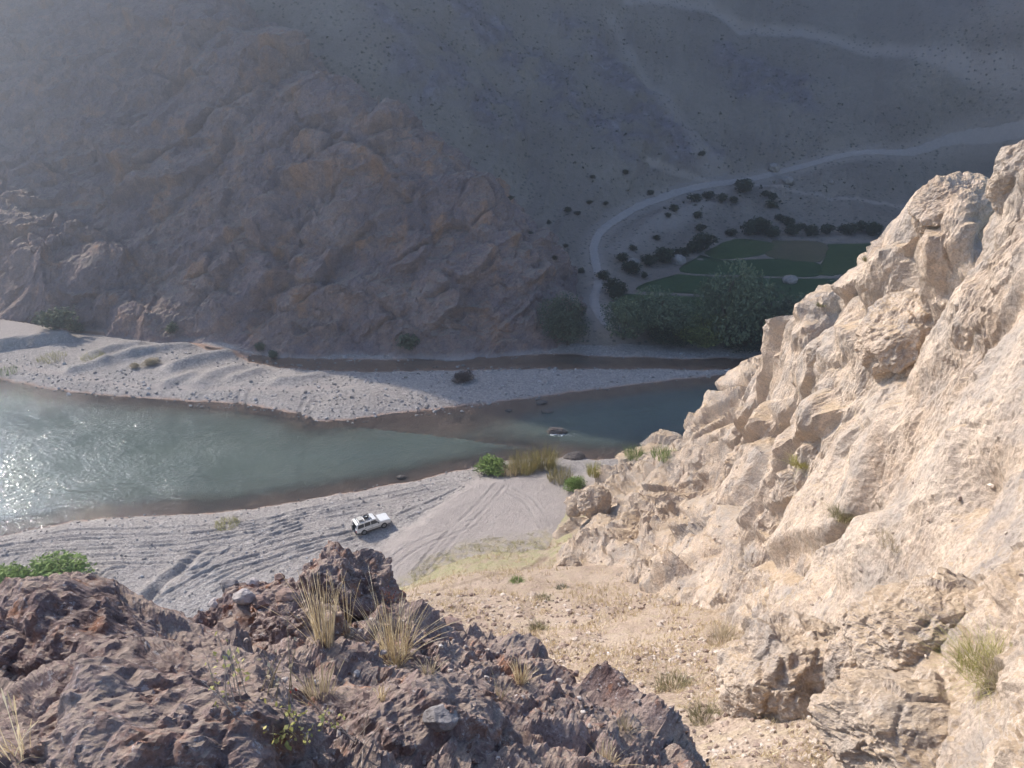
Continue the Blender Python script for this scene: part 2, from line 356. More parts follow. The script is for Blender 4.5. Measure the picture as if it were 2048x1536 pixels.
GRASSP = np.array([gz(u, v, 1.)[:2] for u, v in [(760, 1200), (860, 1120), (960, 1085), (1090, 1070), (1140, 1080), (1150, 1160), (950, 1200), (800, 1240)]])
TERR = np.array([gz(u, v, 2.)[:2] for u, v in [(-600, 640), (0, 640), (60, 648), (150, 667), (100, 676), (0, 690), (-600, 760)]])
RUTS = []
def ruts(pts, pair=0.):
    P = px_line(pts, 1.)
    if pair:
        t = np.gradient(P, axis=0); nn = np.c_[-t[:, 1], t[:, 0]]; nn /= np.linalg.norm(nn, axis=1)[:, None]
        RUTS.append(P + nn * pair / 2); RUTS.append(P - nn * pair / 2)
    else: RUTS.append(P)
ruts([(722, 1066), (640, 1085), (540, 1110), (430, 1145), (330, 1200)], 1.5)
ruts([(700, 1072), (600, 1104), (500, 1140), (420, 1180)], 1.5)
ruts([(690, 1060), (600, 1078), (480, 1112), (380, 1150)], 1.4)
ruts([(800, 1035), (860, 1010), (930, 975)], 1.5)
ruts([(760, 1010), (640, 1030), (560, 1058), (470, 1092), (330, 1118), (150, 1122), (-40, 1140)], 1.5)
ruts([(900, 960), (760, 990), (600, 1022), (520, 1046), (400, 1068), (250, 1080), (100, 1085), (-40, 1100)], 1.5)
ruts([(850, 975), (700, 1005), (560, 1035), (430, 1052), (300, 1060), (150, 1062), (-20, 1085)], 1.5)
ruts([(600, 1050), (500, 1085), (440, 1120), (400, 1150)], 1.5)
ruts([(1090, 1060), (1060, 1010), (1020, 985)], 1.4); ruts([(840, 1150), (900, 1080), (960, 1020), (1000, 975)], 1.5); ruts([(760, 1150), (830, 1100), (950, 1050)], 1.4)
ruts([(250, 1136), (215, 1142), (190, 1160)]); ruts([(560, 1060), (420, 1085), (280, 1100), (120, 1105), (0, 1118)], 1.4)
ruts([(620, 790), (608, 815), (618, 838)], 1.5); ruts([(490, 775), (480, 800), (484, 815)], 1.5)
TRENCH = px_line([(400, 1098), (370, 1130), (330, 1165), (290, 1200), (250, 1230)], 1.)
BERMS = [([(455, 706), (400, 722), (352, 738)], 1.1, 2.2), ([(275, 692), (230, 700), (190, 714)], .9, 2.), ([(205, 729), (145, 742)], .7, 1.8), ([(372, 690), (300, 700), (220, 722)], .7, 2.),
         ([(380, 752), (335, 766)], .5, 1.6), ([(640, 748), (600, 758), (560, 762)], .5, 1.8), ([(470, 735), (420, 752), (400, 765)], .5, 2.), ([(300, 708), (250, 718)], .35, 1.5), ([(520, 738), (470, 756)], .4, 1.4), ([(330, 700), (270, 712)], .4, 1.4)]
BERMS = [(px_line(p, .8), h * 1.35, w * .9) for p, h, w in BERMS]
TRACK = px_line([(-20, 726), (60, 735), (150, 752), (260, 768), (400, 774), (560, 776), (700, 772)], .8)
def floor_z(x, y, detail=True):
    sd = water_sd(x, y); r = np.hypot(x, y)
    land = .04 + 1.0 * (1 - np.exp(-np.maximum(sd, 0) / 4.)); deep = -1.1 * (1 - np.exp(np.minimum(sd, 0) / np.where(y > 112 - .25 * (x + 30), 6. + 12. * sst(12, -12, x) + 4. * sst(-20, -50, x), 6.)))
    z = np.where(sd > 0, land, deep); lf = sst(.3, 3., sd)
    Q = np.c_[x, y, np.zeros(len(x))]
    z = z + lf * .22 * fbm(Q * .16, 3)
    sand = np.zeros(len(x)); grass = sand.copy(); rut = sand.copy()
    near = r < 114
    if near.any():
        xs, ys = x[near], y[near]
        e = seg_dist(xs, ys, SANDP, True) * np.where(inside(xs, ys, SANDP), 1, -1) + 1.3 * fbm(Q[near] * .35, 4)
        sand[near] = .85 * sst(-1.2, 1.2, e) * sst(-.6, .1, fbm(Q[near] * .5 + 4, 4) + .25); z[near] += .45 * sst(-1., 2., e) * sst(.2, 3, sd[near])
        e = seg_dist(xs, ys, GRASSP, True) * np.where(inside(xs, ys, GRASSP), 1, -1) + 1.6 * fbm(Q[near] * .4, 4)
        grass[near] = .7 * sst(-1., 1.6, e) * sst(-.35, .25, fbm(Q[near] * 1.5, 3))
        if detail:
            for p in RUTS:
                d = seg_dist(xs, ys, p) + .05 * fbm(Q[near] * .9, 2); k = (sst(-.3, .1, fbm(Q[near] * .25 + 5, 2)) * .7 + .3) * (1 - .72 * sand[near])
                z[near] += k * (-.13 * np.exp(-(d / .20) ** 2) + .08 * np.exp(-((d - .42) / .17) ** 2)) * sst(.2, 1, sd[near])
                rut[near] = np.maximum(rut[near], .45 * k * np.exp(-(d / .2) ** 2))
            d = seg_dist(xs, ys, TRENCH) + .5 * fbm(Q[near] * .5, 3); k = .35 + .65 * sst(-.3, .3, fbm(Q[near] * .2 + 9, 2)); z[near] += k * (-.6 * np.exp(-(d / .6) ** 2) + .28 * np.exp(-((d - 1.2) / .6) ** 2))
    far = ~near
    if far.any():
        xs, ys = x[far], y[far]; zz = z[far]
        for p, h, w in BERMS:
            d = seg_dist(xs, ys, p); zz += h * np.exp(-(d / w) ** 2)
        for p in RUTS[-4:]:
            d = seg_dist(xs, ys, p); zz += -.16 * np.exp(-(d / .28) ** 2); rut[far] = np.maximum(rut[far], .5 * np.exp(-(d / .3) ** 2))
        e = seg_dist(xs, ys, TERR, True) * np.where(inside(xs, ys, TERR), 1, -1) + .4 * fbm(Q[far] * .3, 3)
        zz += 1.9 * sst(-.5, .6, e); sand[far] = .75 * sst(0, 1, e)
        d = seg_dist(xs, ys, TRACK); sand[far] = np.maximum(sand[far], .8 * sst(1.0, .5, d)); zz -= .07 * sst(1.2, .6, d)
        z[far] = zz
    if detail:
        w1, w2, idd, _ = worley(Q * np.array([2.4, 2.4, 1.])) ; peb = (1 - sand) * lf * (1 - .6 * grass)
        z = z + peb * (.06 * (idd - .5) - .05 * (w1 - .4)) + lf * .05 * fbm(Q * 1.4, 4, .6) * (1 - .2 * sand)
    return z, dict(sand=sand, grass=grass, wet=sst(.5, -.15, sd + .3 * fbm(Q * .8, 2)), rut=rut, sd=sd)
def floor_mesh(name, az, r, mat, keep=None):
    c = {}
    def zf(x, y):
        z, a = floor_z(x, y); c.update(a); return z
    return polar(name, az, r, zf, None, keep, mat, lambda P, N: {k: c[k] for k in ('sand', 'grass', 'wet', 'rut')})
deg = lambda a, b, n: np.radians(np.linspace(a, b, n))
floor_mesh('river_bank', deg(-42, 17, 690), np.linspace(66, 112, 285), M_GRAV, lambda P: P[:, 2] > scree_rbf(P[:, 0], P[:, 1]) - .5)
floor_mesh('gravel_bar', deg(-44, 34, 620), np.concatenate([np.linspace(111.6, 160, 160), np.linspace(160.3, 205, 50)]), M_GRAVF)

# water: clear and brown over the shallows, green where deep, wind-ruffled
n = NB('river_water', .04, .5); dp = n.attr('depth')
wv = n.scalev(n.pos, (1, 1.5, 1)); w1 = n.noise(.5, 3, .55, wv); w2 = n.noise(1.5, 3, .55, wv); w3 = n.noise(.07, 4, .6); w4 = n.noise(5.5, 1, .5, n.scalev(n.pos, (.7, 1.5, 1)))
c = n.mix(n.ramp(w3, [(.35, 0.), (.65, 1.)]), (.10, .128, .110), (.13, .156, .13))
rf = n.ramp(n.noise(.11, 5, .7), [(.40, .2), (.62, .8)])
nb = n.bump(w1, .05, 1.); nb = n.bump(n.math('MULTIPLY', w2, rf), .24, 1., nb); nb = n.bump(n.math('MULTIPLY', w4, rf), .03, 1., nb)
m = n.done(c, nb); tb = n.t.nodes.new('ShaderNodeBsdfTransparent'); tb.inputs[0].default_value = (.97, .95, .90, 1)
gl = n.t.nodes.new('ShaderNodeBsdfGlossy'); gl.inputs['Roughness'].default_value = .04; n.L(nb, gl.inputs['Normal'])
fr = n.t.nodes.new('ShaderNodeFresnel'); fr.inputs[0].default_value = 1.33; n.L(nb, fr.inputs['Normal'])
m1 = n.t.nodes.new('ShaderNodeMixShader'); n.L(fr.outputs[0], m1.inputs[0]); n.L(tb.outputs[0], m1.inputs[1]); n.L(gl.outputs[0], m1.inputs[2])
m2 = n.t.nodes.new('ShaderNodeMixShader'); n.L(n.ramp(dp, [(0., .0), (.36, .16), (.60, .70), (1., .94)]), m2.inputs[0]); n.L(m1.outputs[0], m2.inputs[1]); n.L(n.b.outputs[0], m2.inputs[2])
n.L(m2.outputs[0], n.t.nodes['Material Output'].inputs[0]); M_WATER = m
def wz(x, y): return np.zeros(len(x))
polar('river', deg(-46, 46, 260), logr(84, 225, 220), wz, None, None, M_WATER,
      lambda P, N: dict(depth=np.clip(-floor_z(P[:, 0], P[:, 1], False)[0] / 1.1, 0, 1)))

# ================================================================== FAR TERRAIN
# the mountain keeps below the sun rays that reach the lit gravel, and its ridge, above the frame, stands high enough to shade the valley to the right
S2 = SDIR[:2] / np.linalg.norm(SDIR[:2]); B2 = np.array([S2[1], -S2[0]]); TE = math.tan(SUN_EL)
_t = np.array([gz(u, v, .5)[:2] for u, v in [(-700, 625), (-300, 628), (0, 645), (100, 655), (160, 664), (380, 690), (470, 706), (560, 732), (640, 741), (690, 741), (960, 805), (1100, 840), (1390, 890), (1450, 900)]])
_o = np.argsort(_t @ B2); TB, TA = (_t @ B2)[_o], (_t @ S2)[_o]
def cap(x, y):
    a = x * S2[0] + y * S2[1]; b = x * B2[0] + y * B2[1]
    t = np.where(b > TB[-1], -400., np.interp(b, TB, TA)); t = np.where(b < TB[0], TA[0] + (TB[0] - b) * .8, t)
    return (a - t) * TE
def ab(a, b, z=None):
    p = a * S2 + b * B2; t = np.interp(b, TB, TA); return np.array([p[0], p[1], (a - t) * TE if z is None else z])
far_pts = [gz(u, v, z) for u, v, z in [(900, 690, -2), (1100, 655, 2.), (1160, 690, .6), (1300, 690, .7), (1500, 690, .7), (1800, 690, 1), (2100, 690, 1), (2400, 690, 1), (1180, 610, 3), (1200, 560, 4), (1190, 490, 7), (1215, 455, 8), (1250, 430, 9), (1330, 395, 11), (1440, 368, 13), (1560, 345, 15), (1750, 310, 20), (2000, 270, 26), (2300, 230, 31),
           (1470, 478, 4.2), (1300, 560, 3.6), (1300, 620, 2.6), (1500, 620, 2.6), (1800, 480, 4.5), (1650, 485, 4.2), (2000, 480, 5), (1750, 560, 3.5), (1380, 500, 4.2), (1240, 560, 3.8), (1700, 420, 8), (1500, 430, 7), (2048, 400, 11), (2400, 450, 10), (1350, 450, 7)]]
far_pts += [gd(*p) for p in [(1440, 200, 292), (1440, 60, 325), (1440, 0, 340), (1750, 200, 305), (1750, 0, 350), (2048, 150, 305), (2048, 0, 345), (2400, 100, 320), (1300, 250, 262), (1200, 300, 242), (1200, 150, 275), (1200, 0, 310), (1000, 400, 213), (1000, 200, 243), (1000, 0, 282),
           (800, 200, 224), (800, 0, 252), (860, 330, 208), (640, 0, 250), (640, 170, 228), (430, 0, 262), (1080, 480, 200), (1100, 560, 186), (700, 400, 215), (500, 300, 230), (300, 200, 250), (0, 100, 280)]]
b9 = TB[-1]
RIDGE = [ab(a, b, z) for a, b, z in [(255, -30, 40), (280, 0, 60), (290, 30, 75), (300, b9 - 40, None), (295, b9 - 20, None), (290, b9 - 8, None), (290, b9 + 1, 185), (290, b9 + 20, 190), (300, b9 + 50, 202), (300, b9 + 100, 215), (300, b9 + 170, 235), (300, b9 + 260, 250), (300, b9 + 380, 255), (300, b9 + 500, 255), (420, b9 + 40, 200), (460, b9 + 250, 230), (460, b9 + 450, 230)]]
far_pts += RIDGE
far_rbf = RBF(far_pts, .05)
ROAD_PX = [(1235, 668), (1205, 640), (1188, 605), (1197, 560), (1190, 520), (1188, 492), (1206, 460), (1250, 430), (1330, 395), (1390, 377), (1440, 368), (1500, 360), (1560, 345), (1640, 324), (1750, 305), (1880, 288), (2000, 270), (2150, 252)]
def on_far(u, v):
    d = ray(u, v); lo_, hi_ = 140., 420.; t = np.linspace(lo_, hi_, 1200); p = d * t[:, None] + np.array([0, 0, CAM_H])
    g = p[:, 2] - far_rbf(p[:, 0], p[:, 1]); k = np.nonzero(g < 0)[0]; k = k[0] if len(k) else 1199
    return p[k]
ROAD = smooth_line([on_far(u, v)[:2] for u, v in ROAD_PX], 8)
PATHS = [smooth_line([on_far(u, v)[:2] for u, v in q], 6) for q in ([(1490, 366), (1560, 380), (1640, 398), (1740, 412), (1850, 425)], [(1440, 366), (1380, 355), (1330, 345), (1290, 335)],
        [(1250, -10), (1340, 5), (1430, 25), (1500, 62), (1600, 72), (1720, 92), (1850, 112), (2048, 148)], [(1395, -10), (1430, 22), (1490, 62)])]
FANS = [smooth_line([on_far(u, v)[:2] for u, v in q], 5) for q in ([(1230, 60), (1300, 180), (1380, 290), (1440, 355)], [(1440, 370), (1400, 410), (1330, 450)], [(1380, 430), (1300, 460), (1240, 500)])]
ROCKB = [smooth_line([on_far(u, v)[:2] for u, v in q], 4) for q in ([(900, 0), (980, 90), (1080, 160), (1180, 230), (1290, 300)], [(1160, 80), (1230, 160), (1330, 270), (1400, 320)], [(1460, 120), (1520, 170), (1600, 190)], [(780, 60), (860, 150), (960, 220)])]
fc = {}
def far_disp(P, N):
    x, y = P[:, 0], P[:, 1]; dr = seg_dist(x, y, ROAD); fc['road'] = dr
    rk = np.zeros(len(x)); Q = P * np.array([1, 1, 1.])
    nz_ = fbm(Q * .05, 4)
    for p in ROCKB: rk = np.maximum(rk, sst(14, 3, seg_dist(x, y, p) + 12 * nz_))
    for i, w in ((2, 5), (3, 5)): rk = np.maximum(rk, 0)
    rk *= sst(3, 9, dr); fc['rocky'] = rk * sst(-.35, .15, fbm(Q * .12 + 9, 3))
    pale = np.zeros(len(x))
    for p in FANS: pale = np.maximum(pale, .55 * sst(7, 1, seg_dist(x, y, p) + 5 * nz_))
    for p in PATHS[:2]: pale = np.maximum(pale, .75 * sst(1.4, .5, seg_dist(x, y, p) + .5 * nz_))
    for p in PATHS[2:]: pale = np.maximum(pale, .85 * sst(4.5, 1, seg_dist(x, y, p) + 2 * nz_))
    pale = np.maximum(pale, .5 * sst(4.5, 1.5, dr)); fc['pale'] = pale
    low = sst(150, 190, np.hypot(x, y)) * sst(2, 9, dr)
    d = low * (1.5 * fbm(Q * .03, 3) + .5 * fbm(Q * .16, 3)) + rk * (2.2 * fbm(Q * .11, 4, .55, 1) + .9 * fbm(Q * .5, 3, .5, 1))
    E_ = np.c_[(x * .97 - y * .24) * .07, (x * .24 + y * .97) * .014, np.zeros(len(x))]; d = d + low * 2.2 * fbm(E_, 4, .55, 1) + low * .35 * fbm(Q * .35 + 3, 3, .55, 1)
    flat_ = sst(4.6, 8, P[:, 2]); d = d * (.12 + .88 * flat_)
    for p in PATHS[2:]: d -= .9 * sst(4, 1, seg_dist(x, y, p))
    k = np.maximum(cap(x, y), 0) + .5 - (P[:, 2] + N[:, 2] * d); return N * d[:, None] + np.c_[np.zeros(len(d)), np.zeros(len(d)), np.where(P[:, 2] > 12, np.minimum(k, 0), 0)]
polar('far_hillside', deg(-36, 46, 480), np.concatenate([np.linspace(143, 260, 180), logr(261, 350, 85), logr(353, 640, 30)]), far_rbf, far_disp, lambda P: (P[:, 1] > 120), M_FAR,
      lambda P, N: dict(rocky=fc['rocky'], pale=fc['pale']))

# road: a graded ribbon
def ribbon(name, line, width, zf, lift, mat, nx=5, jitter=.35, **kw):
    L = np.array(line); t = np.gradient(L, axis=0); nn = np.c_[-t[:, 1], t[:, 0]]; nn /= np.linalg.norm(nn, axis=1)[:, None]
    s = np.linspace(-.5, .5, nx); jw = width * (1 + jitter * perlin(np.c_[np.arange(len(L)) * .37, np.zeros(len(L)), np.zeros(len(L))]))
    P = (L[:, None] + nn[:, None] * (s[None, :, None] * jw[:, None, None])).reshape(-1, 2)
    z = zf(P[:, 0], P[:, 1]) + lift - .10 * np.tile(np.abs(s) * 2, len(L)) ** 3
    idx = np.arange(len(P)).reshape(len(L), nx); Fc = np.stack([idx[:-1, :-1], idx[:-1, 1:], idx[1:, 1:], idx[1:, :-1]], -1).reshape(-1, 4)
    return add(name, mesh_np(name, np.c_[P, z], Fc), mat, **kw)
n = NB('road_dust'); n2 = n.noise(.9, 6, .7)
M_ROAD = n.done(n.ramp(n2, [(.3, (.36, .31, .275)), (.7, (.46, .40, .355))]), n.bump(n2, .2, .5))
ribbon('dirt_road', smooth_line(ROAD, 3), 2.1, far_rbf, .22, M_ROAD, kind='structure')

# ================================================================== ROCK SPUR ACROSS THE RIVER
BASE = np.array([gz(u, v, 0)[:2] for u, v in [(-900, 640), (-300, 630), (0, 641), (200, 661), (380, 682), (470, 700), (550, 711), (700, 716), (840, 716), (1000, 708), (1090, 702), (1140, 688), (1300, 640)]])
def face_z(x, y):
    x = np.atleast_1d(x); y = np.atleast_1d(y); d = seg_dist(x, y, BASE); yb = np.interp(x, BASE[:, 0], BASE[:, 1])
    return np.where(y > yb, d, -d) * np.interp(x, [-75, -35], [.86, 1.18])
def face_hit(u, v, dz=0.):
    d = ray(u, v); t = np.linspace(120, 330, 2100); p = d * t[:, None] + np.array([0, 0, CAM_H]); k = np.nonzero(p[:, 2] < face_z(p[:, 0], p[:, 1]) + dz)[0]
    return p[k[0] if len(k) else -1]
sp = [np.array([p[0], p[1], -.3]) for p in BASE[:-1]] + [np.array([p[0], p[1] - 14, -5]) for p in BASE[:-1]]
edge = [(1125, 655), (1090, 600), (1045, 520), (1000, 440), (930, 380), (860, 330), (750, 250), (640, 170), (530, 85), (430, 0)]
sp += [face_hit(u, v) for u, v in edge]
sp += [face_hit(u, v) for u, v in [(900, 650), (900, 540), (800, 600), (800, 480), (800, 380), (700, 640), (700, 350), (700, 520), (600, 620), (600, 420), (600, 250), (500, 200), (500, 500), (500, 350), (380, 600), (380, 450), (300, 400), (300, 200), (200, 0), (200, 330), (100, 200), (0, 0), (0, 200), (0, 340), (100, 400), (200, 500), (300, 590)]]
sp += [face_hit(u, v, 5.) for u, v in [(0, 420), (60, 460), (0, 520), (100, 530), (180, 580), (100, 590), (240, 630), (0, 600)]]
sp += [face_hit(u, v) for u, v in [(-300, 500), (-300, 300), (-300, 100), (-600, 300)]]
sp += [ab(a, b, z) for a, b, z in [(255, -30, 40), (280, 0, 60), (290, 30, 75), (300, b9 - 40, None), (295, b9 - 20, None)]]
for e in edge:          # behind its right-hand edge the spur drops into the side valley
    q = face_hit(*e); sp += [q + np.array([9, 13, -7]), q + np.array([22, 26, -26])]
spur_rbf = RBF(sp, .03)
def spur_disp(P, N):
    Q = P * np.array([1., 1., 1.])
    U = np.c_[P @ np.array([.75, .25, .61]), P @ np.array([-.55, .6, .58]), P @ np.array([-.3, -.75, .55])]
    W = lambda k, o: np.c_[fbm(Q * k + o, 2), fbm(Q * k + o + 7, 2), fbm(Q * k + o + 13, 2)]
    w1, w2, i1, t1 = worley(U * np.array([.030, .065, .065]) + .25 * W(.05, 0))
    v1, v2, i2, t2 = worley(U * np.array([.09, .15, .15]) + .2 * W(.15, 20))
    x1, x2, i3, t3 = worley(Q * .33 + .2 * W(.4, 50))
    e1, e2, e3 = sst(0, .10, w2 - w1), sst(0, .13, v2 - v1), sst(0, .16, x2 - x1)
    d = (3.4 * (i1 - .35) + 3.0 * t1) * e1 + (1.7 * (i2 - .35) + 1.9 * t2) * e2 + (.55 * (i3 - .3) + .6 * t3) * e3
    d += 1.2 * fbm(Q * .04, 3) + 1.0 * fbm(U * np.array([.07, .2, .2]), 5, .6, 1) + .4 * fbm(Q * .5, 3, .62, 1)
    foot = sst(-.5, 5., P[:, 2]); d = d * (.25 + .75 * foot)
    z = P[:, 2] + N[:, 2] * d; return N * d[:, None] + np.c_[np.zeros(len(d)), np.zeros(len(d)), np.minimum(cap(P[:, 0], P[:, 1]) + .8 - z, 0)]
polar('rock_spur', deg(-47, 8, 560), np.linspace(138, 290, 390), spur_rbf, spur_disp, lambda P: (P[:, 2] > -1.5) & ((P[:, 2] > far_rbf(P[:, 0], P[:, 1]) - 4) | (P[:, 1] < 150)), M_SPUR, smooth=False, adapt=True)

# ================================================================== SCREE GULLY BELOW THE VIEWPOINT
TRAIL = [smooth_line([place_[:2] for place_ in [gd(u, v, d) for u, v, d in q]], 6) for q in ([(790, 1205, 66), (860, 1185, 72), (930, 1165, 74), (1000, 1142, 78), (1060, 1118, 86), (1090, 1095, 93)], )]
TRAIL.append(np.array([gz(1090, 1095, 1.8)[:2], gz(1096, 1070, 1.4)[:2], gz(1085, 1040, 1.2)[:2]]))
cs = {}
def scree_disp(P, N):
    x, y = P[:, 0], P[:, 1]; t = np.minimum(seg_dist(x, y, TRAIL[0]), seg_dist(x, y, TRAIL[1])) + .25 * fbm(P * .5, 2)
    cs['path'] = sst(.9, .3, t); k = 1 - .8 * cs['path']; cs['grass'] = sst(9, 3, P[:, 2])
    w1, w2, idd, _ = worley(P * 1.1); a = sst(4, 10, P[:, 2])
    return k * (.9 * fbm(P * .09, 3) * a + .28 * fbm(P * .5, 4) + a * .16 * (idd - .5) * sst(-.1, .3, fbm(P * .15 + 3, 2)) + .05 * fbm(P * 3, 3)) - .18 * cs['path']
polar('scree_slope', deg(-16, 36, 440), logr(8, 100, 380), scree_rbf, scree_disp, lambda P: (P[:, 2] > -1.2) & ((np.arctan2(P[:, 0], P[:, 1]) < .05) | (P[:, 2] > cliff_rbf(P[:, 0], P[:, 1]) - 3)), M_SCREE, lambda P, N: dict(path=cs['path'], grass=cs['grass']))

# ================================================================== CLIFF ON THE RIGHT
HOLLOWS = [(gd(1665, 1430, 21.), 1.5, 2.2), (gd(1690, 1380, 22.5), 1.0, 1.4), (gd(1865, 690, 38.), 2.4, 2.2), (gd(1735, 1260, 24.), .6, .9), (gd(2020, 1340, 15.5), 1.0, 1.0), (gd(1480, 955, 71.), 2.2, 1.8), (gd(1225, 1020, 91.), 2.2, 1.6), (gd(1960, 985, 22.5), .8, .9), (gd(1620, 1060, 44.), 1.2, 1.2), (gd(1700, 640, 57.), 2.2, 1.6)]
def cliff_disp(P, N):
    r = np.hypot(P[:, 0], P[:, 1]); S = np.clip(r / 45., .30, 1.5)
    # ribs run down the fall line, towards lower left
    ax = np.array([-.30, .52, -.80]); ax /= np.linalg.norm(ax); bx = np.cross(ax, [0, 1, .2]); bx /= np.linalg.norm(bx); cx = np.cross(ax, bx)
    U = np.c_[P @ ax, P @ bx, P @ cx]
    W = lambda k, o: np.c_[fbm(P * k + o, 2), fbm(P * k + o + 7, 2), fbm(P * k + o + 13, 2)]
    m = sst(-.25, .25, fbm(P * .14 + 60, 2))
    w1, w2, i1, t1 = worley(U * np.array([.07, .20, .18]) + .35 * W(.12, 0))
    e1 = sst(0, .18, w2 - w1); d = S * (1.9 * (i1 - .35) + 1.7 * t1) * e1
    v1, v2, i2, t2 = worley(U * np.array([.26, .46, .46]) + .25 * W(.4, 40)); e2 = sst(0, .16, v2 - v1)
    d += S * (.70 * (i2 - .3) + .75 * t2) * e2 * (.35 + .65 * m)
    x1, x2, i3, t3 = worley(P * np.array([1.2, 1.2, 1.5]) + .3 * W(1.2, 80)); e3 = sst(0, .18, x2 - x1)
    d += (.15 * (i3 - .25) + .16 * t3) * e3 * (.15 + .85 * m)
    y1, y2, i4, t4 = worley(P * 4.); d += (.045 * (i4 - .3) + .05 * t4) * sst(0, .2, y2 - y1) * sst(55, 25, r)
    z1, z2, i5, t5 = worley(P * np.array([1., 1., 1.3]) * 1.5 / np.clip(S, .5, 1)[:, None] + 50); d -= .30 * np.clip(S, .4, 1) * sst(.36, .12, z1) * (i5 > .62) * (.3 + .7 * m)
    d += S * (1.1 * fbm(P * .07 + 3, 3) + .42 * fbm(U * np.array([.18, .36, .36]) + 5, 4, .5, 1) * (.45 + .55 * m)) + .13 * fbm(P * 1.2, 4, .55, 1) * (.4 + .6 * m)
    d += .035 * fbm(P * 6.5, 3, .5, 1) * sst(60, 25, r) - .5 * S
    for c_, r_, h_ in HOLLOWS: d = d - h_ * np.exp(-(np.linalg.norm(P - c_, axis=1) / r_) ** 2)
    low = sst(-1.5, 4, P[:, 2]); return d * (.35 + .65 * low)
polar('cliff', deg(2, 46, 570), logr(6.5, 112, 640), cliff_rbf, cliff_disp, lambda P: (P[:, 2] > -1) & ((np.arctan2(P[:, 0], P[:, 1]) > .6) | (P[:, 2] > scree_rbf(P[:, 0], P[:, 1]) - 4)), M_CLIFF, smooth=False, adapt=True)
# ================================================================== FOREGROUND BLUFF
edge_f = [(-300, 1300, 5.4), (0, 1390, 5.2), (200, 1390, 5.6), (330, 1365, 6.0), (450, 1285, 7.2), (600, 1235, 7.6), (730, 1240, 7.8), (800, 1232, 7.9), (900, 1265, 8.2), (1000, 1290, 8.4), (1100, 1332, 8.4), (1200, 1400, 8.2), (1300, 1475, 7.8), (1380, 1545, 7.3), (1480, 1640, 6.6), (1600, 1760, 6)]
bp = [gd(*p) for p in edge_f]
for p in edge_f:
    q = gd(*p); e = np.array([q[0], q[1], 0]); e /= np.linalg.norm(e); bp += [q + e * .8 + np.array([.2, 0, -1.6]), q + e * 2.2 + np.array([.6, 0, -6.])]
bp += [gd(*p) for p in [(0, 1536, 3.3), (300, 1536, 3.5), (640, 1536, 3.7), (900, 1536, 4.2), (1100, 1536, 5.2), (1290, 1536, 6.5), (600, 1400, 4.7), (700, 1350, 5.7), (850, 1350, 6.6), (900, 1420, 5.7), (1000, 1400, 6.8), (1000, 1480, 5.7), (1150, 1450, 6.9),
        (750, 1450, 4.7), (500, 1350, 5.3), (550, 1300, 6.2), (400, 1440, 4.5), (200, 1440, 4.2), (0, 1440, 4.2), (-300, 1400, 3.5), (1024, 1950, 2.4), (1500, 1850, 4.2)]]
bp += [np.array(q) for q in [(0, 1, 58.7), (-1, .9, 58.6), (1.4, .9, 58.2), (-3, 1, 57.6), (-5, 1.5, 56.), (-4, 3, 55.9), (-6.5, 4, 53.2), (-8, 8, 47), (3, 1, 56.8), (4.5, 2.5, 54.5), (6, 4, 52.), (-2, 1.6, 57.8), (-5, .5, 56.5), (-9, 3, 51)]]
bluff_rbf = RBF(bp, .06)
def rough_fore(P, k=1.):
    U = np.c_[P @ np.array([.72, -.30, -.62]), P @ np.array([.55, .78, .28]), P @ np.array([.4, -.55, .73])]
    W = lambda f, o: np.c_[fbm(P * f + o, 2), fbm(P * f + o + 7, 2), fbm(P * f + o + 13, 2)]
    w1, w2, i1, t1 = worley(U * np.array([.7, 1.4, 1.4]) + .3 * W(1.2, 0)); v1, v2, i2, t2 = worley(U * np.array([2.2, 3.6, 3.6]) + .25 * W(3, 0)); x1, x2, i3, t3 = worley(P * 9. + .2 * W(7, 3))
    d = k * (.38 * (i1 - .3) + .34 * t1) * sst(0, .15, w2 - w1) + (.10 * (i2 - .3) + .11 * t2) * sst(0, .17, v2 - v1) + (.042 * (i3 - .3) + .045 * t3) * sst(0, .2, x2 - x1)
    return d + k * .24 * (fbm(U * np.array([.35, 1.15, 1.15]), 3, .5, 1) - .35) + .03 * fbm(P * 6, 3, .5, 1) + .016 * fbm(P * 22, 3, .6, 1) - .04
SOIL = np.array([gd(u, v, d)[:2] for u, v, d in [(480, 1330, 5.4), (640, 1300, 6.0), (760, 1380, 5.6), (740, 1460, 4.6), (640, 1480, 4.2), (560, 1440, 4.5), (500, 1390, 4.9)]])
def bluff_disp(P, N):
    e = seg_dist(P[:, 0], P[:, 1], SOIL, True) * np.where(inside(P[:, 0], P[:, 1], SOIL), 1, -1); s = sst(-.25, .2, e)
    return rough_fore(P, .78) * (1 - .8 * s) - .12 * s + s * .02 * fbm(P * 9, 3) - .10
polar('rocky_bluff', deg(-56, 40, 430), logr(1.2, 10, 390), bluff_rbf, bluff_disp, lambda P: P[:, 2] > 44, M_FORE, smooth=False, adapt=True)

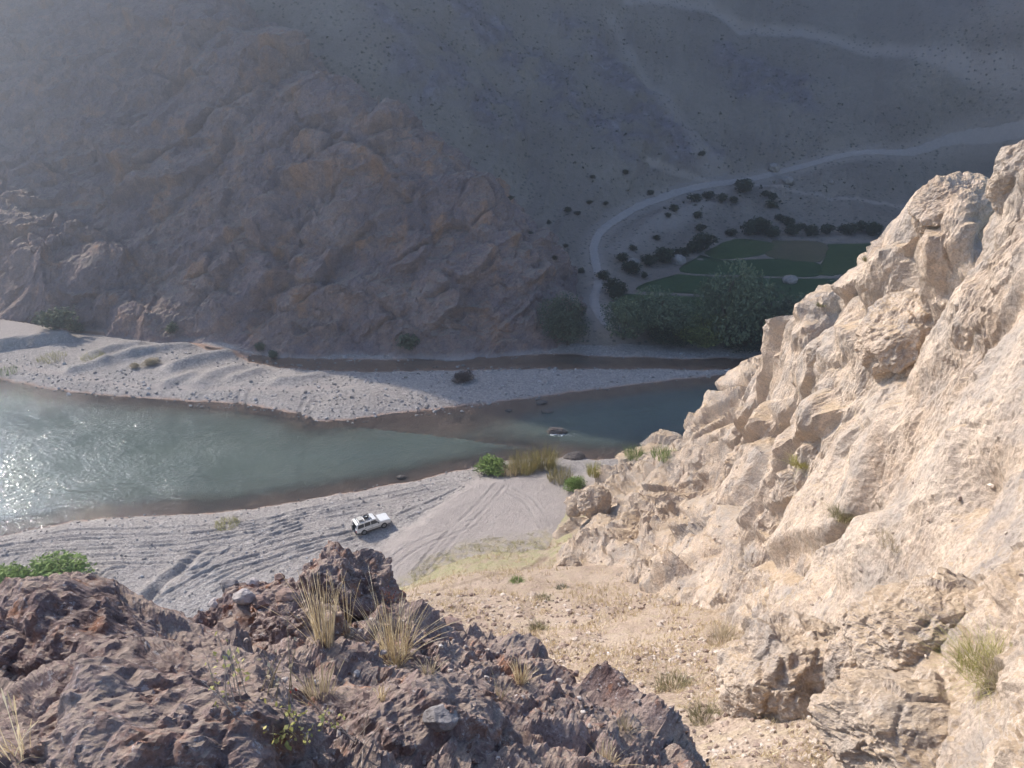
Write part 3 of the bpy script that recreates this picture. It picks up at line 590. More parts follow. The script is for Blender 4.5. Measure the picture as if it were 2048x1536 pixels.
# ------------------------------------------------------------------ boulders
def cube_sphere(n):
    l = np.tan(np.linspace(-1, 1, n) * math.pi / 4); a, b = np.meshgrid(l, l); o = np.ones_like(a); V = []; Fc = []
    for k, (x, y, z) in enumerate(((a, b, o), (-a, b, -o), (o, a, b), (-o, -a, b), (b, o, a), (-b, -o, a))):
        V.append(np.stack([x, y, z], -1).reshape(-1, 3)); i = np.arange(n * n).reshape(n, n) + k * n * n
        Fc.append(np.stack([i[:-1, :-1], i[:-1, 1:], i[1:, 1:], i[1:, :-1]], -1).reshape(-1, 4))
    V = np.vstack(V); V /= np.linalg.norm(V, axis=1)[:, None]; Fc = np.vstack(Fc)
    m = (np.cross(V[Fc[:, 1]] - V[Fc[:, 0]], V[Fc[:, 2]] - V[Fc[:, 0]]) * V[Fc[:, 0]]).sum(1) < 0; Fc[m] = Fc[m][:, ::-1]
    key = np.round(V * 1e4).astype(np.int64); _, f, inv = np.unique(key, axis=0, return_index=True, return_inverse=True); inv = inv.ravel()
    return V[f], inv[Fc]
CS = {}
def rock_mesh(name, axes, seed, n=24, rough=1., cuts=9, fine=None, turn=0., tilt=0.):
    if n not in CS: CS[n] = cube_sphere(n)
    D, Fc = CS[n]; rs = np.random.default_rng(seed); r = np.ones(len(D))
    for k in range(cuts):
        q = rs.normal(size=3); q /= np.linalg.norm(q); c = D @ q; h = rs.uniform(.74, .95); r = np.where(c > 0, np.minimum(r, h / np.maximum(c, 1e-3)), r)
    o = rs.uniform(0, 30, 3); r = r * (1 + rough * (.16 * fbm(D * 1.6 + o, 3) + .10 * fbm(D * 3.5 + o, 4, .6, 1)))
    P = D * r[:, None] * np.array(axes); M = np.array(Matrix.Rotation(turn, 3, 'Z') @ Matrix.Rotation(tilt, 3, 'Y')); P = P @ M.T
    if fine: N = (D / np.array(axes)) @ M.T; N /= np.linalg.norm(N, axis=1)[:, None]; P = P + N * fine(P + o)[:, None]
    return mesh_np(name, P, Fc, False)
FG = ['rocky_bluff']
def boulder(name, p, axes, seed, label, mat, n=24, sink=.3, cat='boulder', group=None, names=None, **kw):
    o = add(name, rock_mesh(name, axes, seed, n, **kw), mat, loc=np.array(p) + np.array([0, 0, axes[2] * (1 - 2 * sink)]), label=label, cat=cat, group=group)
    if mat is M_FORE:       # things in the foreground stand on it
        q = np.empty(len(o.data.vertices) * 3, np.float32); o.data.vertices.foreach_get('co', q); q = q.reshape(-1, 3) + np.array(o.location, np.float32); SURF[o.name] = (q, *project(q)); FG.append(o.name)
    return o
ff = lambda P: .55 * rough_fore(P, .45) - .02
boulder('boulder', gd(215, 1345, 5.3) + np.array([0, .15, -.88]), (1.45, .8, .64), 11, 'largest lichen-mottled dark boulder at the left edge of the photo', M_FORE, 86, .3, rough=.7, cuts=7, fine=ff, turn=-.35, tilt=.22)
boulder('boulder', gd(330, 1570, 3.45) + np.array([0, .05, -.22]), (.78, .5, .40), 23, 'lumpy brown boulder cut off by the bottom edge at lower left', M_FORE, 80, .3, rough=.7, cuts=7, fine=ff, turn=-.15, tilt=.05)
boulder('rock_outcrop', gd(560, 1235, 7.5) + np.array([0, .2, -.92]), (1.3, .75, .62), 33, 'reddish knobbly outcrop on the bluff crest behind the tall straw grass', M_FORE, 78, .3, cat='outcrop', rough=.8, cuts=4, fine=lambda P: .8 * rough_fore(P, .3) - .04, turn=.05, tilt=-.05)
boulder('boulder', gd(770, 1500, 4.3) + np.array([0, .1, -.40]), (.62, .45, .40), 45, 'rough brown boulder at the bottom edge right of the soil pocket', M_FORE, 56, .3, rough=.9, cuts=8, fine=ff, turn=.3)
boulder('boulder', gd(690, 1190, 7.75) + np.array([0, .1, -.45]), (.42, .4, .52), 52, 'rust-coloured upright block at the right end of the knobbly outcrop', M_FORE, 46, .3, rough=.8, cuts=9, fine=lambda P: rough_fore(P, .3), turn=.6)
boulder('boulder', gd(605, 1262, 6.6) + np.array([0, .05, -.22]), (.30, .28, .32), 63, 'dark purple-brown block at the foot of the tall straw grass', M_FORE, 44, .3, rough=.7, cuts=10, fine=lambda P: rough_fore(P, .15), turn=.2)
for u, v, d, a, sd, lb in [(490, 1196, 7.0, .15, 71, 'white angular stone lying on the reddish outcrop'), (432, 1206, 6.9, .11, 72, 'pale rounded stone left of the white angular stone'), (520, 1207, 6.9, .15, 73, 'brown stone touching the white angular stone on its right'),
        (575, 1195, 7.1, .15, 74, 'grey-brown stone on the outcrop between white stone and straw grass'), (508, 1145, 7.6, .10, 75, 'small pale stone on the skyline of the reddish outcrop'), (560, 1137, 7.7, .09, 76, 'small red stone on the skyline of the reddish outcrop'),
        (450, 1160, 7.4, .16, 77, 'flat grey slab near the left top of the outcrop'), (690, 1265, 7.0, .13, 78, 'grey stone with a yellow lichen spot beside the straw grass'), (900, 1255, 8.0, .22, 79, 'brown block standing up from the edge of the dark slope'),
        (975, 1340, 7.4, .14, 80, 'pale stone halfway down the dark rocky slope'), (880, 1440, 5.5, .14, 81, 'dark angular stone low on the rocky slope near the bottom'), (1075, 1330, 8.1, .2, 82, 'pink-topped block on the edge of the dark slope over the scree')]:
    a *= .52; p = place(u, v, FG); boulder('stone', p + np.array([0, 0, -a * .25]), (a * 1.15, a * .9, a * .8), sd, lb, flat('stone_' + str(sd), (.42, .37, .34) if {'white', 'pale'} & set(lb.split()[:2]) else (.27, .19, .155) if {'red', 'brown', 'pink-topped', 'grey-brown'} & set(lb.split()[:2]) else (.22, .20, .19), .95, .1, nscale=12, namp=.45), 20, .3, cat='stone', rough=.8, cuts=10)

fcl = lambda k: (lambda P: cl_fine(P, k))
def cl_fine(P, k):
    v1, v2, i2, t2 = worley(P * .9 / k + 3); x1, x2, i3, t3 = worley(P * 2.6 / k)
    return k * ((.20 * (i2 - .3) + .2 * t2) * sst(0, .15, v2 - v1) + (.05 * (i3 - .3) + .05 * t3) * sst(0, .18, x2 - x1) + .06 * fbm(P * .7 / k, 4, .5, 1) + .015 * fbm(P * 5 / k, 3, .5, 1) - .08)
for u, v, d, ax, sd, tn, tl, lb, n_, k in [
        (1590, 1360, 23.5, (2.2, 1.9, 1.8), 101, .5, .35, 'huge tan boulder over the dark hollow at the bottom of the cliff', 58, 1.),
        (1900, 1275, 17.2, (1.95, 1.5, 1.15), 102, .2, .15, 'big rounded grey-tan boulder left of the yellow-green tussock', 64, .8),
        (1860, 1470, 14.6, (1.7, 1.2, .9), 103, -.2, -.1, 'broad pale boulder under the big rounded boulder at lower right', 50, .7),
        (1740, 1330, 20.0, (.95, .9, 1.15), 104, .3, .2, 'smooth orange-tan boulder between the two biggest cliff boulders', 48, .6),
        (1985, 1175, 19.5, (.42, .38, .52), 105, .2, 0, 'small dark upright knob above the big rounded boulder', 34, .3),
        (1850, 660, 39.5, (3.4, 2.3, 2.0), 106, .4, -.3, 'overhanging brown bulge high on the cliff with a shaded underside', 48, 1.4),
        (1915, 420, 38.5, (1.9, 1.4, 1.5), 107, .1, .1, 'grey knob at the left end of the upper cliff top', 44, .9),
        (2035, 350, 31.0, (.75, .8, 1.25), 108, .1, .1, 'brown upright block at the right edge on the cliff top', 40, .5),
        (1560, 745, 78.0, (2.6, 2.4, 2.2), 109, .2, .1, 'blunt rock knob on the cliff skyline above the shaded water', 44, 1.4),
        (1440, 850, 92.0, (3.4, 2.5, 2.6), 110, .2, .1, 'grey blocky buttress at the lower end of the cliff skyline', 44, 1.5),
        (1190, 1005, 93.0, (2.3, 1.9, 2.0), 111, .5, .1, 'isolated grey boulder where the cliff foot meets the sandy terrace', 44, 1.),
        (1148, 1020, 95.0, (1.0, .9, .9), 112, .1, 0, 'smaller dark boulder leaning on the left of the isolated grey one', 24, .6),
        (1500, 930, 71., (2.6, 1.7, 2.2), 113, .5, .3, 'dark cracked block in the middle of the lower cliff', 40, 1.2),
        (1135, 1135, 82., (1.5, 1.2, 1.1), 114, .5, .2, 'brown shaded rock fin at the cliff foot above the path', 28, .8),
        (1645, 1150, 36.5, (.85, .65, .55), 115, .3, .2, 'pinkish flat-faced block on the cliff slope near a broken ledge', 28, .5),
        (1740, 1240, 24.0, (.75, .6, .5), 116, .3, .2, 'dark pocked block perched above the huge tan boulder', 28, .4)]:
    p = gd(u, v, d); e = ray(u, v); boulder('boulder', p + e * ax[1] * .6 - np.array([0, 0, ax[2] * .4]), ax, sd, lb, M_CLIFF, n_, .3, rough=.8, cuts=8, fine=fcl(k), turn=tn, tilt=tl)
# rocks standing in the river
M_RIVR = m_rock('river_rock', [(.12, .095, .08), (.17, .14, .12), (.24, .205, .18), (.22, .20, .18), (.15, .13, .115)], None, 2., bumpd=.03); M_RIVR = M_RIVR[0].done(M_RIVR[1], M_RIVR[2])
for u, v, ax, sd, lb in [(1113, 864, (1.75, .85, .75), 121, 'brown rock in midstream with white water around it'), (1093, 823, (1.1, .55, .38), 122, 'low flat rock in the shaded water, nearer to the midstream rock'), (1084, 805, (1.0, .5, .3), 123, 'low flat rock closest to the gravel bar in shaded water'),
        (1148, 916, (1.7, 1.2, .95), 124, 'pitted flat-topped rock at the near water edge beside the reeds'), (803, 955, (.75, .4, .3), 125, 'small pale rock breaking the surface near the car bank'), (1017, 821, (.6, .35, .2), 126, 'tiny rock awash at the edge of the shadow on the river')]:
    boulder('river_rock', gz(u, v, 0) - np.array([0, 0, ax[2] * .45]), ax, sd, lb, M_RIVR, 30, .25, cat='rock', rough=1., cuts=9, fine=lambda P: cl_fine(P, .35))
M_FOAM = flat('foam', (.8, .82, .82), .6, .3)
fo = []
for k in range(60):
    t = rng.random(); x = .3 + t * 4.2; y = -.9 - .25 * math.sin(t * 3) + rng.normal() * (.10 + .22 * t); fo.append((x - 1.2, y + .15 * t, rng.uniform(.03, .12) * (1.2 - t)))
bm_v, bm_f = [], []
for x, y, r_ in fo:
    i0 = len(bm_v)
    for k in range(6):
        a = k * math.pi / 3; bm_v.append((x + r_ * 1.9 * math.cos(a), y + r_ * .7 * math.sin(a), .018))
    bm_v.append((x, y, .05)); bm_f += [(i0 + k, i0 + (k + 1) % 6, i0 + 6) for k in range(6)]
add('white_water', mesh_np('white_water', np.array(bm_v), np.array(bm_f)), M_FOAM, loc=gz(1113, 864, 0), kind='stuff')

# ------------------------------------------------------------------ loose stones nobody could count, one mesh for each slope
ICO = None
def stones(name, pts, sizes, mat, seed, sink=.25):
    global ICO
    if ICO is None:
        t = (1 + 5 ** .5) / 2; v = np.array([(-1, t, 0), (1, t, 0), (-1, -t, 0), (1, -t, 0), (0, -1, t), (0, 1, t), (0, -1, -t), (0, 1, -t), (t, 0, -1), (t, 0, 1), (-t, 0, -1), (-t, 0, 1)]) / 1.9
        f = np.array([(0, 11, 5), (0, 5, 1), (0, 1, 7), (0, 7, 10), (0, 10, 11), (1, 5, 9), (5, 11, 4), (11, 10, 2), (10, 7, 6), (7, 1, 8), (3, 9, 4), (3, 4, 2), (3, 2, 6), (3, 6, 8), (3, 8, 9), (4, 9, 5), (2, 4, 11), (6, 2, 10), (8, 6, 7), (9, 8, 1)]); ICO = (v, f)
    rs = np.random.default_rng(seed); v, f = ICO; n = len(pts); pts = np.asarray(pts); s = np.minimum(np.asarray(sizes), .0048 * np.linalg.norm(pts - np.array([0, 0, CAM_H]), axis=1) * rs.uniform(.3, 1, n) ** 1.5 + .004)[:, None, None]
    V = v[None] * rs.uniform(.65, 1.25, (n, 12, 1)) * rs.uniform(.6, 1.3, (n, 1, 3)); a = rs.uniform(0, 6.28, n); c, sn = np.cos(a)[:, None], np.sin(a)[:, None]
    V = np.stack([V[..., 0] * c - V[..., 1] * sn, V[..., 0] * sn + V[..., 1] * c, V[..., 2] * .8], -1) * s + np.asarray(pts)[:, None]; V[..., 2] += s[..., 0] * (.8 - 2 * sink) * .5
    Fc = (f[None] + 12 * np.arange(n)[:, None, None]).reshape(-1, 3); me = mesh_np(name, V.reshape(-1, 3), Fc, False)
    fattr(me, 'rnd', np.repeat(rs.random(n), 12)); return add(name, me, mat, kind='stuff')
def m_stone(name, cols):
    n = NB(name); c = n.ramp(n.attr('rnd'), [(.1, cols[0]), (.4, cols[1]), (.7, cols[2]), (.95, cols[3])])
    n3 = n.noise(14, 5, .7); return n.done(n.mix(.6, c, n.ramp(n3, [(.3, .6), (.7, 1.3)]), 'MULTIPLY'), n.bump(n3, .03, .6))
def pick(name, n, cond, seed, dpow=0.):
    P, U, V, D = SURF[name]; m = np.nonzero(cond(P, U, V, D))[0]; rs = np.random.default_rng(seed); w = D[m] ** dpow; return P[rs.choice(m, n, p=w / w.sum())] + rs.normal(size=(n, 3)) * np.array([.03, .03, 0])
inv = lambda U, V: (U > -60) & (U < 2110) & (V < 1590)
mS = m_stone('scree_stone', [(.22, .16, .13), (.38, .29, .23), (.50, .41, .33), (.62, .53, .45)])
p = pick('scree_slope', 4600, lambda P, U, V, D: inv(U, V) & (V > 1190) & (fbm(P * .12 + 4, 2) > -.18) & (P[:, 2] > 6), 3, .6); stones('scree_stones', p, np.random.default_rng(4).gamma(2.2, .055, len(p)) + .04, mS, 5)
p = pick('cliff', 1800, lambda P, U, V, D: inv(U, V) & (V > 900), 6, 1.); stones('cliff_rubble', p, np.random.default_rng(7).gamma(2., .05, len(p)) + .03, m_stone('cliff_stone', [(.34, .27, .22), (.46, .37, .29), (.55, .45, .36), (.60, .50, .41)]), 8)
mF = m_stone('bluff_stone', [(.12, .075, .06), (.24, .17, .135), (.33, .27, .23), (.46, .41, .37)])
p = pick('rocky_bluff', 2200, lambda P, U, V, D: inv(U, V) & (V > 1180) & (fbm(P * .9 + 4, 2) > -.1), 9, 1.); stones('bluff_rubble', p, np.random.default_rng(10).gamma(1.8, .011, len(p)) + .007, mF, 11)
mG = m_stone('shore_cobble', [(.27, .24, .215), (.34, .305, .275), (.42, .395, .38), (.52, .49, .47)])
def shore(name, n, seed, cond):
    P = SURF[name][0]; m = np.nonzero(cond(*SURF[name]))[0]; rs = np.random.default_rng(seed); return P[rs.choice(m, n)]
p = shore('gravel_bar', 2600, 12, lambda P, U, V, D: inv(U, V) & (P[:, 2] > -.12) & (P[:, 2] < .9) & (V > 700)); stones('bar_cobbles', p, np.random.default_rng(13).gamma(2.5, .05, len(p)) + .05, mG, 14)
p = shore('river_bank', 2000, 15, lambda P, U, V, D: inv(U, V) & (P[:, 2] > -.12) & (P[:, 2] < 1.1) & (U < 1000)); stones('bank_cobbles', p, np.random.default_rng(16).gamma(2.2, .035, len(p)) + .035, mG, 17)
# ================================================================== FIELD AND FAR PLANTS
def m_leaf(name, cols, rough=.7, tr=.25):
    n = NB(name, rough, .2); c = n.ramp(n.attr('rnd'), [(.05, cols[0]), (.5, cols[1]), (.95, cols[2])]); m = n.done(c)
    tb = n.t.nodes.new('ShaderNodeBsdfTranslucent'); n.L(c, tb.inputs[0]); mx = n.t.nodes.new('ShaderNodeMixShader'); mx.inputs[0].default_value = tr
    n.L(n.b.outputs[0], mx.inputs[1]); n.L(tb.outputs[0], mx.inputs[2]); n.L(mx.outputs[0], n.t.nodes['Material Output'].inputs[0]); return m
M_BARK = flat('bark', (.13, .10, .075), .95, .1, nscale=6, namp=.35)
M_WILLOW = m_leaf('willow_leaf', [(.09, .12, .07), (.15, .185, .11), (.21, .245, .15)])
M_DARKLF = m_leaf('shrub_leaf', [(.035, .048, .030), (.06, .075, .042), (.085, .10, .055)])
M_OLIVE = m_leaf('olive_leaf', [(.18, .17, .085), (.27, .245, .13), (.36, .32, .18)])
M_BRIGHT = m_leaf('tamarisk_leaf', [(.12, .18, .05), (.20, .28, .075), (.29, .37, .12)])
M_STRAW = m_leaf('straw', [(.47, .36, .21), (.64, .51, .31), (.78, .67, .46)])
M_STRAWD = m_leaf('dull_straw', [(.32, .26, .17), (.44, .36, .24), (.54, .46, .32)])
M_YGRASS = m_leaf('yellow_green_grass', [(.27, .26, .08), (.40, .37, .12), (.52, .47, .19)])
M_REED = m_leaf('reed', [(.20, .19, .07), (.34, .29, .11), (.50, .40, .17)])
M_RED = m_leaf('red_leaf', [(.16, .03, .025), (.30, .06, .04), (.40, .16, .06)])
M_TWIG = flat('grey_twig', (.36, .30, .25), .95, .1)
def cards(C, size, rs, aspect=1.6, up=None):
    n = len(C); a = rs.normal(size=(n, 3)); a /= np.linalg.norm(a, axis=1)[:, None]
    if up is not None: a = a * (1 - up) + np.array([0, 0, up]); a /= np.linalg.norm(a, axis=1)[:, None]
    b = np.cross(a, rs.normal(size=(n, 3))); b /= np.linalg.norm(b, axis=1)[:, None] + 1e-9; s = (size * rs.uniform(.6, 1.35, n))[:, None]
    V = np.stack([C - a * s * aspect * .5, C + b * s * .5, C + a * s * aspect * .5, C - b * s * .5], 1).reshape(-1, 3)
    return V, np.arange(n * 4).reshape(n, 4)
def leaf_mesh(name, C, size, rs, rnd=None, aspect=1.6, up=None):
    V, Fc = cards(C, size, rs, aspect, up); me = mesh_np(name, V, Fc, False); fattr(me, 'rnd', np.repeat(rs.random(len(C)) if rnd is None else rnd, 4)); return me
def lobes(rs, n, lob, shell=.55, gap=.12):      # points through a crown of overlapping lobes, thinned by gaps
    L = np.array(lob, float); w = L[:, 3] * L[:, 4] * L[:, 5]; k = rs.choice(len(L), n, p=w / w.sum()); d = rs.normal(size=(n, 3)); d /= np.linalg.norm(d, axis=1)[:, None]
    r = shell + (1 - shell) * rs.random(n) ** .6; r *= 1 + .30 * perlin(d * 2.3 + k[:, None] * 3.7); P = L[k, :3] + d * r[:, None] * L[k, 3:]
    m = perlin(P * 1.4 / L[:, 3].mean() + 5) > -.42 + gap * 0; return P[m & (P[:, 2] > 0)], k[m & (P[:, 2] > 0)]
def tube_path(P, r0, r1, k=6):
    P = np.array(P, float); n = len(P); t = np.gradient(P, axis=0); t /= np.linalg.norm(t, axis=1)[:, None]; ref = np.array([.3, .9, .1]); a = np.cross(t, ref); a /= np.linalg.norm(a, axis=1)[:, None]; b = np.cross(t, a)
    r = np.linspace(r0, r1, n); ang = np.arange(k) * 2 * math.pi / k
    V = (P[:, None] + r[:, None, None] * (np.cos(ang)[None, :, None] * a[:, None] + np.sin(ang)[None, :, None] * b[:, None])).reshape(-1, 3)
    i = np.arange(n * k).reshape(n, k); F4 = np.stack([i[:-1], np.roll(i[:-1], -1, 1), np.roll(i[1:], -1, 1), i[1:]], -1).reshape(-1, 4); return V, F4
def join(parts):
    Vs, Fs, o = [], [], 0
    for V, Fc in parts: Vs.append(V); Fs.append(Fc + o); o += len(V)
    return np.vstack(Vs), np.vstack(Fs)
def tree_meshes(seed, h, w, n, leaf):
    rs = np.random.default_rng(seed); lob = []
    for k in range(9):
        z = h * rs.uniform(.28, .78); rr = w * (.62 - .45 * abs(z / h - .42)); a = rs.uniform(0, 6.28); lob.append((rr * math.cos(a) * .62, rr * math.sin(a) * .62, z, w * rs.uniform(.26, .40), w * rs.uniform(.26, .40), h * rs.uniform(.15, .24)))
    lob.append((0, 0, h * .74, w * .34, w * .34, h * .25)); lob.append((0, 0, h * .35, w * .5, w * .5, h * .26))
    C, k = lobes(rs, n, lob); rnd = np.clip(.45 * rs.random(len(C)) + .4 * UX[(k * 37 + seed) & 1023] + .15, 0, 1)
    cr = leaf_mesh('crown', C, leaf, rs, rnd); tr = [tube_path([(0, 0, -.3), (.1, .05, h * .2), (.05, -.1, h * .45), (0, 0, h * .75)], w * .045, w * .012)]
    for l in lob[:7]: tr.append(tube_path([(.05, 0, h * .16), (l[0] * .5, l[1] * .5, l[2] * .72), (l[0], l[1], l[2])], w * .022, w * .006, 5))
    V, F4 = join(tr); return cr, mesh_np('trunk', V, F4)
TM = [tree_meshes(200 + i, 1., .95, 5200, .030) for i in range(3)]
def plant(name, p, cr, tr, s, mat, label, cat, group=None, rot=0., cn='crown', tn='trunk'):
    o = add(name, None, loc=p, label=label, cat=cat, group=group); o.rotation_euler = (0, 0, rot); o.scale = s
    a = add(cn, cr, None, o)
    if not len(cr.materials): cr.materials.append(mat)
    a.material_slots[0].link = 'OBJECT'; a.material_slots[0].material = mat
    if tr is not None: add(tn, tr, M_BARK, o)
    return o
ALLFAR = ['far_hillside', 'gravel_bar', 'rock_spur']
M_WIL2 = m_leaf('grey_willow_leaf', [(.075, .09, .06), (.12, .14, .09), (.165, .185, .12)]); M_WIL3 = m_leaf('yellow_willow_leaf', [(.09, .11, .04), (.15, .175, .06), (.21, .23, .08)])
for i, (u, v, hp, wp, mat, lb) in enumerate([(1130, 690, 112, 98, M_WIL2, 'grey-green willow at the foot of the rock spur, leftmost riverside tree'), (1246, 680, 95, 85, M_WILLOW, 'round willow just right of the road end, by the river'),
        (1318, 672, 96, 110, M_WILLOW, 'broad dark willow between the round willow and the tallest tree'), (1452, 690, 172, 130, M_WILLOW, 'tallest riverside tree, its top overlapping the green field'), (1530, 690, 120, 120, M_WIL2, 'greyish tree directly right of the tallest riverside tree'),
        (1400, 694, 70, 80, M_WIL3, 'low yellow-green willow in front of the tallest tree'), (1610, 692, 105, 120, M_WILLOW, 'dark tree half hidden behind the cliff skyline'), (1350, 688, 45, 90, M_DARKLF, 'low dark thicket under the broad willow'), (1490, 694, 50, 110, M_DARKLF, 'low dark thicket along the far gravel bar right of the yellow-green willow'),
        (1276, 640, 52, 34, M_WIL3, 'slim yellow-green sapling behind the round willow')]):
    p = place(u, v, ['far_hillside', 'gravel_bar']); d = np.linalg.norm(p - np.array([0, 0, CAM_H])); h = hp * d / FPX; w = wp * d / FPX
    plant('willow_tree', p, *TM[i % 3], (w, w, h), mat, lb, 'tree', 'trees along the far river bank', i * 1.3)
def shrub_meshes(seed, n, leaf, flatn=.75):
    rs = np.random.default_rng(seed); lob = [(0, 0, .42, .42, .42, .42 * flatn + .1)] + [(rs.uniform(-.34, .34), rs.uniform(-.34, .34), rs.uniform(.25, .55), rs.uniform(.22, .32), rs.uniform(.22, .32), rs.uniform(.2, .32)) for _ in range(6)]
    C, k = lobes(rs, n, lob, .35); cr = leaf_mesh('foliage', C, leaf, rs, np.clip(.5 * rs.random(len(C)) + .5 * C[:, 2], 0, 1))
    V, F4 = join([tube_path([(0, 0, -.05), (l[0] * .4, l[1] * .4, .2), (l[0], l[1], l[2])], .03, .008, 4) for l in lob]); return cr, mesh_np('stem', V, F4)
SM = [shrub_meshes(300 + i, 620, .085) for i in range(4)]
ORD = 'first second third fourth fifth sixth seventh eighth ninth tenth eleventh twelfth thirteenth fourteenth fifteenth sixteenth seventeenth eighteenth nineteenth twentieth'.split()
def shrub_row(lst, fmt, group, mat, names=ALLFAR, name='shrub', meshes=None):
    for i, (u, v, wp) in enumerate(sorted(lst)):
        p = place(u, v, names); d = np.linalg.norm(p - np.array([0, 0, CAM_H])); w = wp * d / FPX
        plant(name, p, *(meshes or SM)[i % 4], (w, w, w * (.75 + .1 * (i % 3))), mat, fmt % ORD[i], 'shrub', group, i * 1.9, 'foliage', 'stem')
shrub_row([(1487, 384, 42), (1388, 404, 26), (1418, 398, 26), (1440, 405, 24), (1467, 406, 18), (1350, 424, 20), (1336, 435, 14), (1393, 436, 20), (1400, 463, 20), (1312, 480, 16), (1267, 500, 16), (1245, 522, 28), (1288, 556, 16)], '%s dark shrub from the left on the slope between road and field', 'shrubs between road and field', M_DARKLF)
shrub_row([(1530, 392, 18), (1544, 402, 20), (1542, 416, 22), (1560, 440, 20), (1576, 452, 26), (1584, 470, 30), (1600, 458, 18), (1620, 470, 30), (1655, 468, 26), (1694, 468, 34), (1745, 470, 34), (1720, 462, 26)], '%s shrub from the left in the scattered band right of the road junction', 'shrubs right of the road junction', M_DARKLF)
shrub_row([(1208, 560, 30), (1228, 585, 44), (1232, 600, 36), (1262, 545, 40), (1300, 532, 34), (1330, 526, 44), (1362, 516, 34), (1386, 506, 34), (1408, 500, 46), (1465, 472, 24), (1498, 470, 40), (1520, 468, 44), (1545, 474, 34)], '%s shrub from the left in the dark hedge around the green field', 'hedge shrubs around the green field', M_DARKLF)
shrub_row([(1020, 400, 14), (1060, 470, 12), (1098, 450, 12), (1135, 425, 16), (1178, 408, 12), (1153, 430, 14), (1130, 495, 12), (1210, 410, 12), (1110, 520, 14), (1162, 545, 16), (1185, 355, 12), (1250, 350, 14), (1300, 390, 16), (1403, 312, 14)], '%s small shrub from the left on the wide bare slope beyond the spur', 'shrubs on the bare slope beyond the spur', M_DARKLF)
shrub_row([(820, 700, 46), (520, 700, 24), (548, 716, 22), (115, 655, 60), (345, 665, 24), (150, 662, 30)], '%s bush from the left growing at the water line of the rock spur', 'bushes at the foot of the spur', M_WIL2, ['rock_spur', 'gravel_bar'])
# tiny scrub beyond counting
rs = np.random.default_rng(41); P, U, V, D = SURF['far_hillside']; m = np.nonzero((U > 450) & (U < 2100) & (V > -20) & (V < 480) & (fbm(P * .02 + 3, 3) > -.15) & (P[:, 2] > 9) & (seg_dist(P[:, 0], P[:, 1], ROAD) > 4))[0]; k = rs.choice(m, 1300)
C = np.repeat(P[k], 9, 0); s_ = np.repeat(rs.uniform(.2, .6, 1300) ** 1.3, 9); C = C + rs.normal(size=C.shape) * (s_ * .5)[:, None] * np.array([1, 1, .6]); C[:, 2] += s_ * .4
me = leaf_mesh('hillside_scrub', C, .0, rs); V_, F_ = cards(C, s_ * .75, rs); me.vertices.foreach_set('co', V_.astype(np.float32).ravel()); me.update(); add('hillside_scrub', me, M_DARKLF, kind='stuff')

# terraced fields: each plot its own sheet with a little bank
def m_field(name, a, b, c):
    n = NB(name); n2 = n.noise(.9, 6, .7); v = n.noise(.12, 4); col = n.mix(n.ramp(v, [(.4, 0.), (.65, .8)]), n.ramp(n2, [(.3, a), (.7, b)]), c); return n.done(col, n.bump(n2, .5, .8))
G1 = m_field('crop_green', (.030, .066, .026), (.06, .105, .042), (.05, .085, .036)); G2 = m_field('crop_mid_green', (.045, .078, .028), (.075, .115, .042), (.085, .105, .045)); G3 = m_field('stubble', (.12, .10, .06), (.17, .145, .085), (.10, .105, .05))
def plot(px, z0, mat, lb):
    Q = np.array([on_far(u, v)[:2] for u, v in px]); c0 = Q.mean(0); ring = smooth_line(np.vstack([Q, Q[:1]]), 5)[:-1]; n = len(ring); zb = far_rbf(ring[:, 0], ring[:, 1])
    V = []
    for s, dz in ((1.0, -.6), (.995, .28), (.93, .32), (.6, .34), (.3, .35)): V.append(np.c_[c0 + (ring - c0) * s, np.maximum(far_rbf(*(c0 + (ring - c0) * s).T), 0) + dz + .05 * rng.normal(size=n)])
    V.append(np.r_[c0, far_rbf(c0[:1], c0[1:])[0] + .36][None]); V = np.vstack(V); i = np.arange(5 * n).reshape(5, n)
    Fc = np.stack([i[:-1], np.roll(i[:-1], -1, 1), np.roll(i[1:], -1, 1), i[1:]], -1).reshape(-1, 4); Fc = np.vstack([Fc[:, [0, 1, 2]], Fc[:, [0, 2, 3]], np.stack([i[4], np.roll(i[4], -1), np.full(n, 5 * n)], -1)])
    return add('crop_field', mesh_np('crop_field', V, Fc), mat, kind='structure', label=lb)
plot([(1405, 508), (1470, 480), (1545, 488), (1530, 510), (1440, 520)], 0, G2, 'paler green plot at the upper left of the field')
plot([(1545, 482), (1650, 489), (1640, 525), (1570, 522), (1530, 510)], 0, G3, 'brown stubble plot among the green plots')
plot([(1655, 490), (1850, 494), (1850, 560), (1640, 552), (1645, 525)], 0, G2, 'mid green plot running behind the cliff skyline')
plot([(1400, 512), (1440, 522), (1560, 520), (1640, 530), (1630, 555), (1490, 552), (1360, 545)], 0, G1, 'dark green plot in the middle of the field')
plot([(1355, 550), (1480, 558), (1640, 560), (1850, 570), (1850, 600), (1600, 605), (1400, 590), (1270, 580)], 0, G1, 'long dark green plot behind the tallest tree')
plot([(1245, 590), (1390, 596), (1480, 610), (1450, 650), (1290, 645), (1225, 620)], 0, G2, 'near green plot behind the willows')
plot([(1500, 612), (1850, 610), (1850, 640), (1500, 645)], 0, G1, 'near dark green plot right of the tallest tree')
M_PALE = flat('pale_boulder', (.33, .29, .26), .95, .1, nscale=1.5, namp=.3)
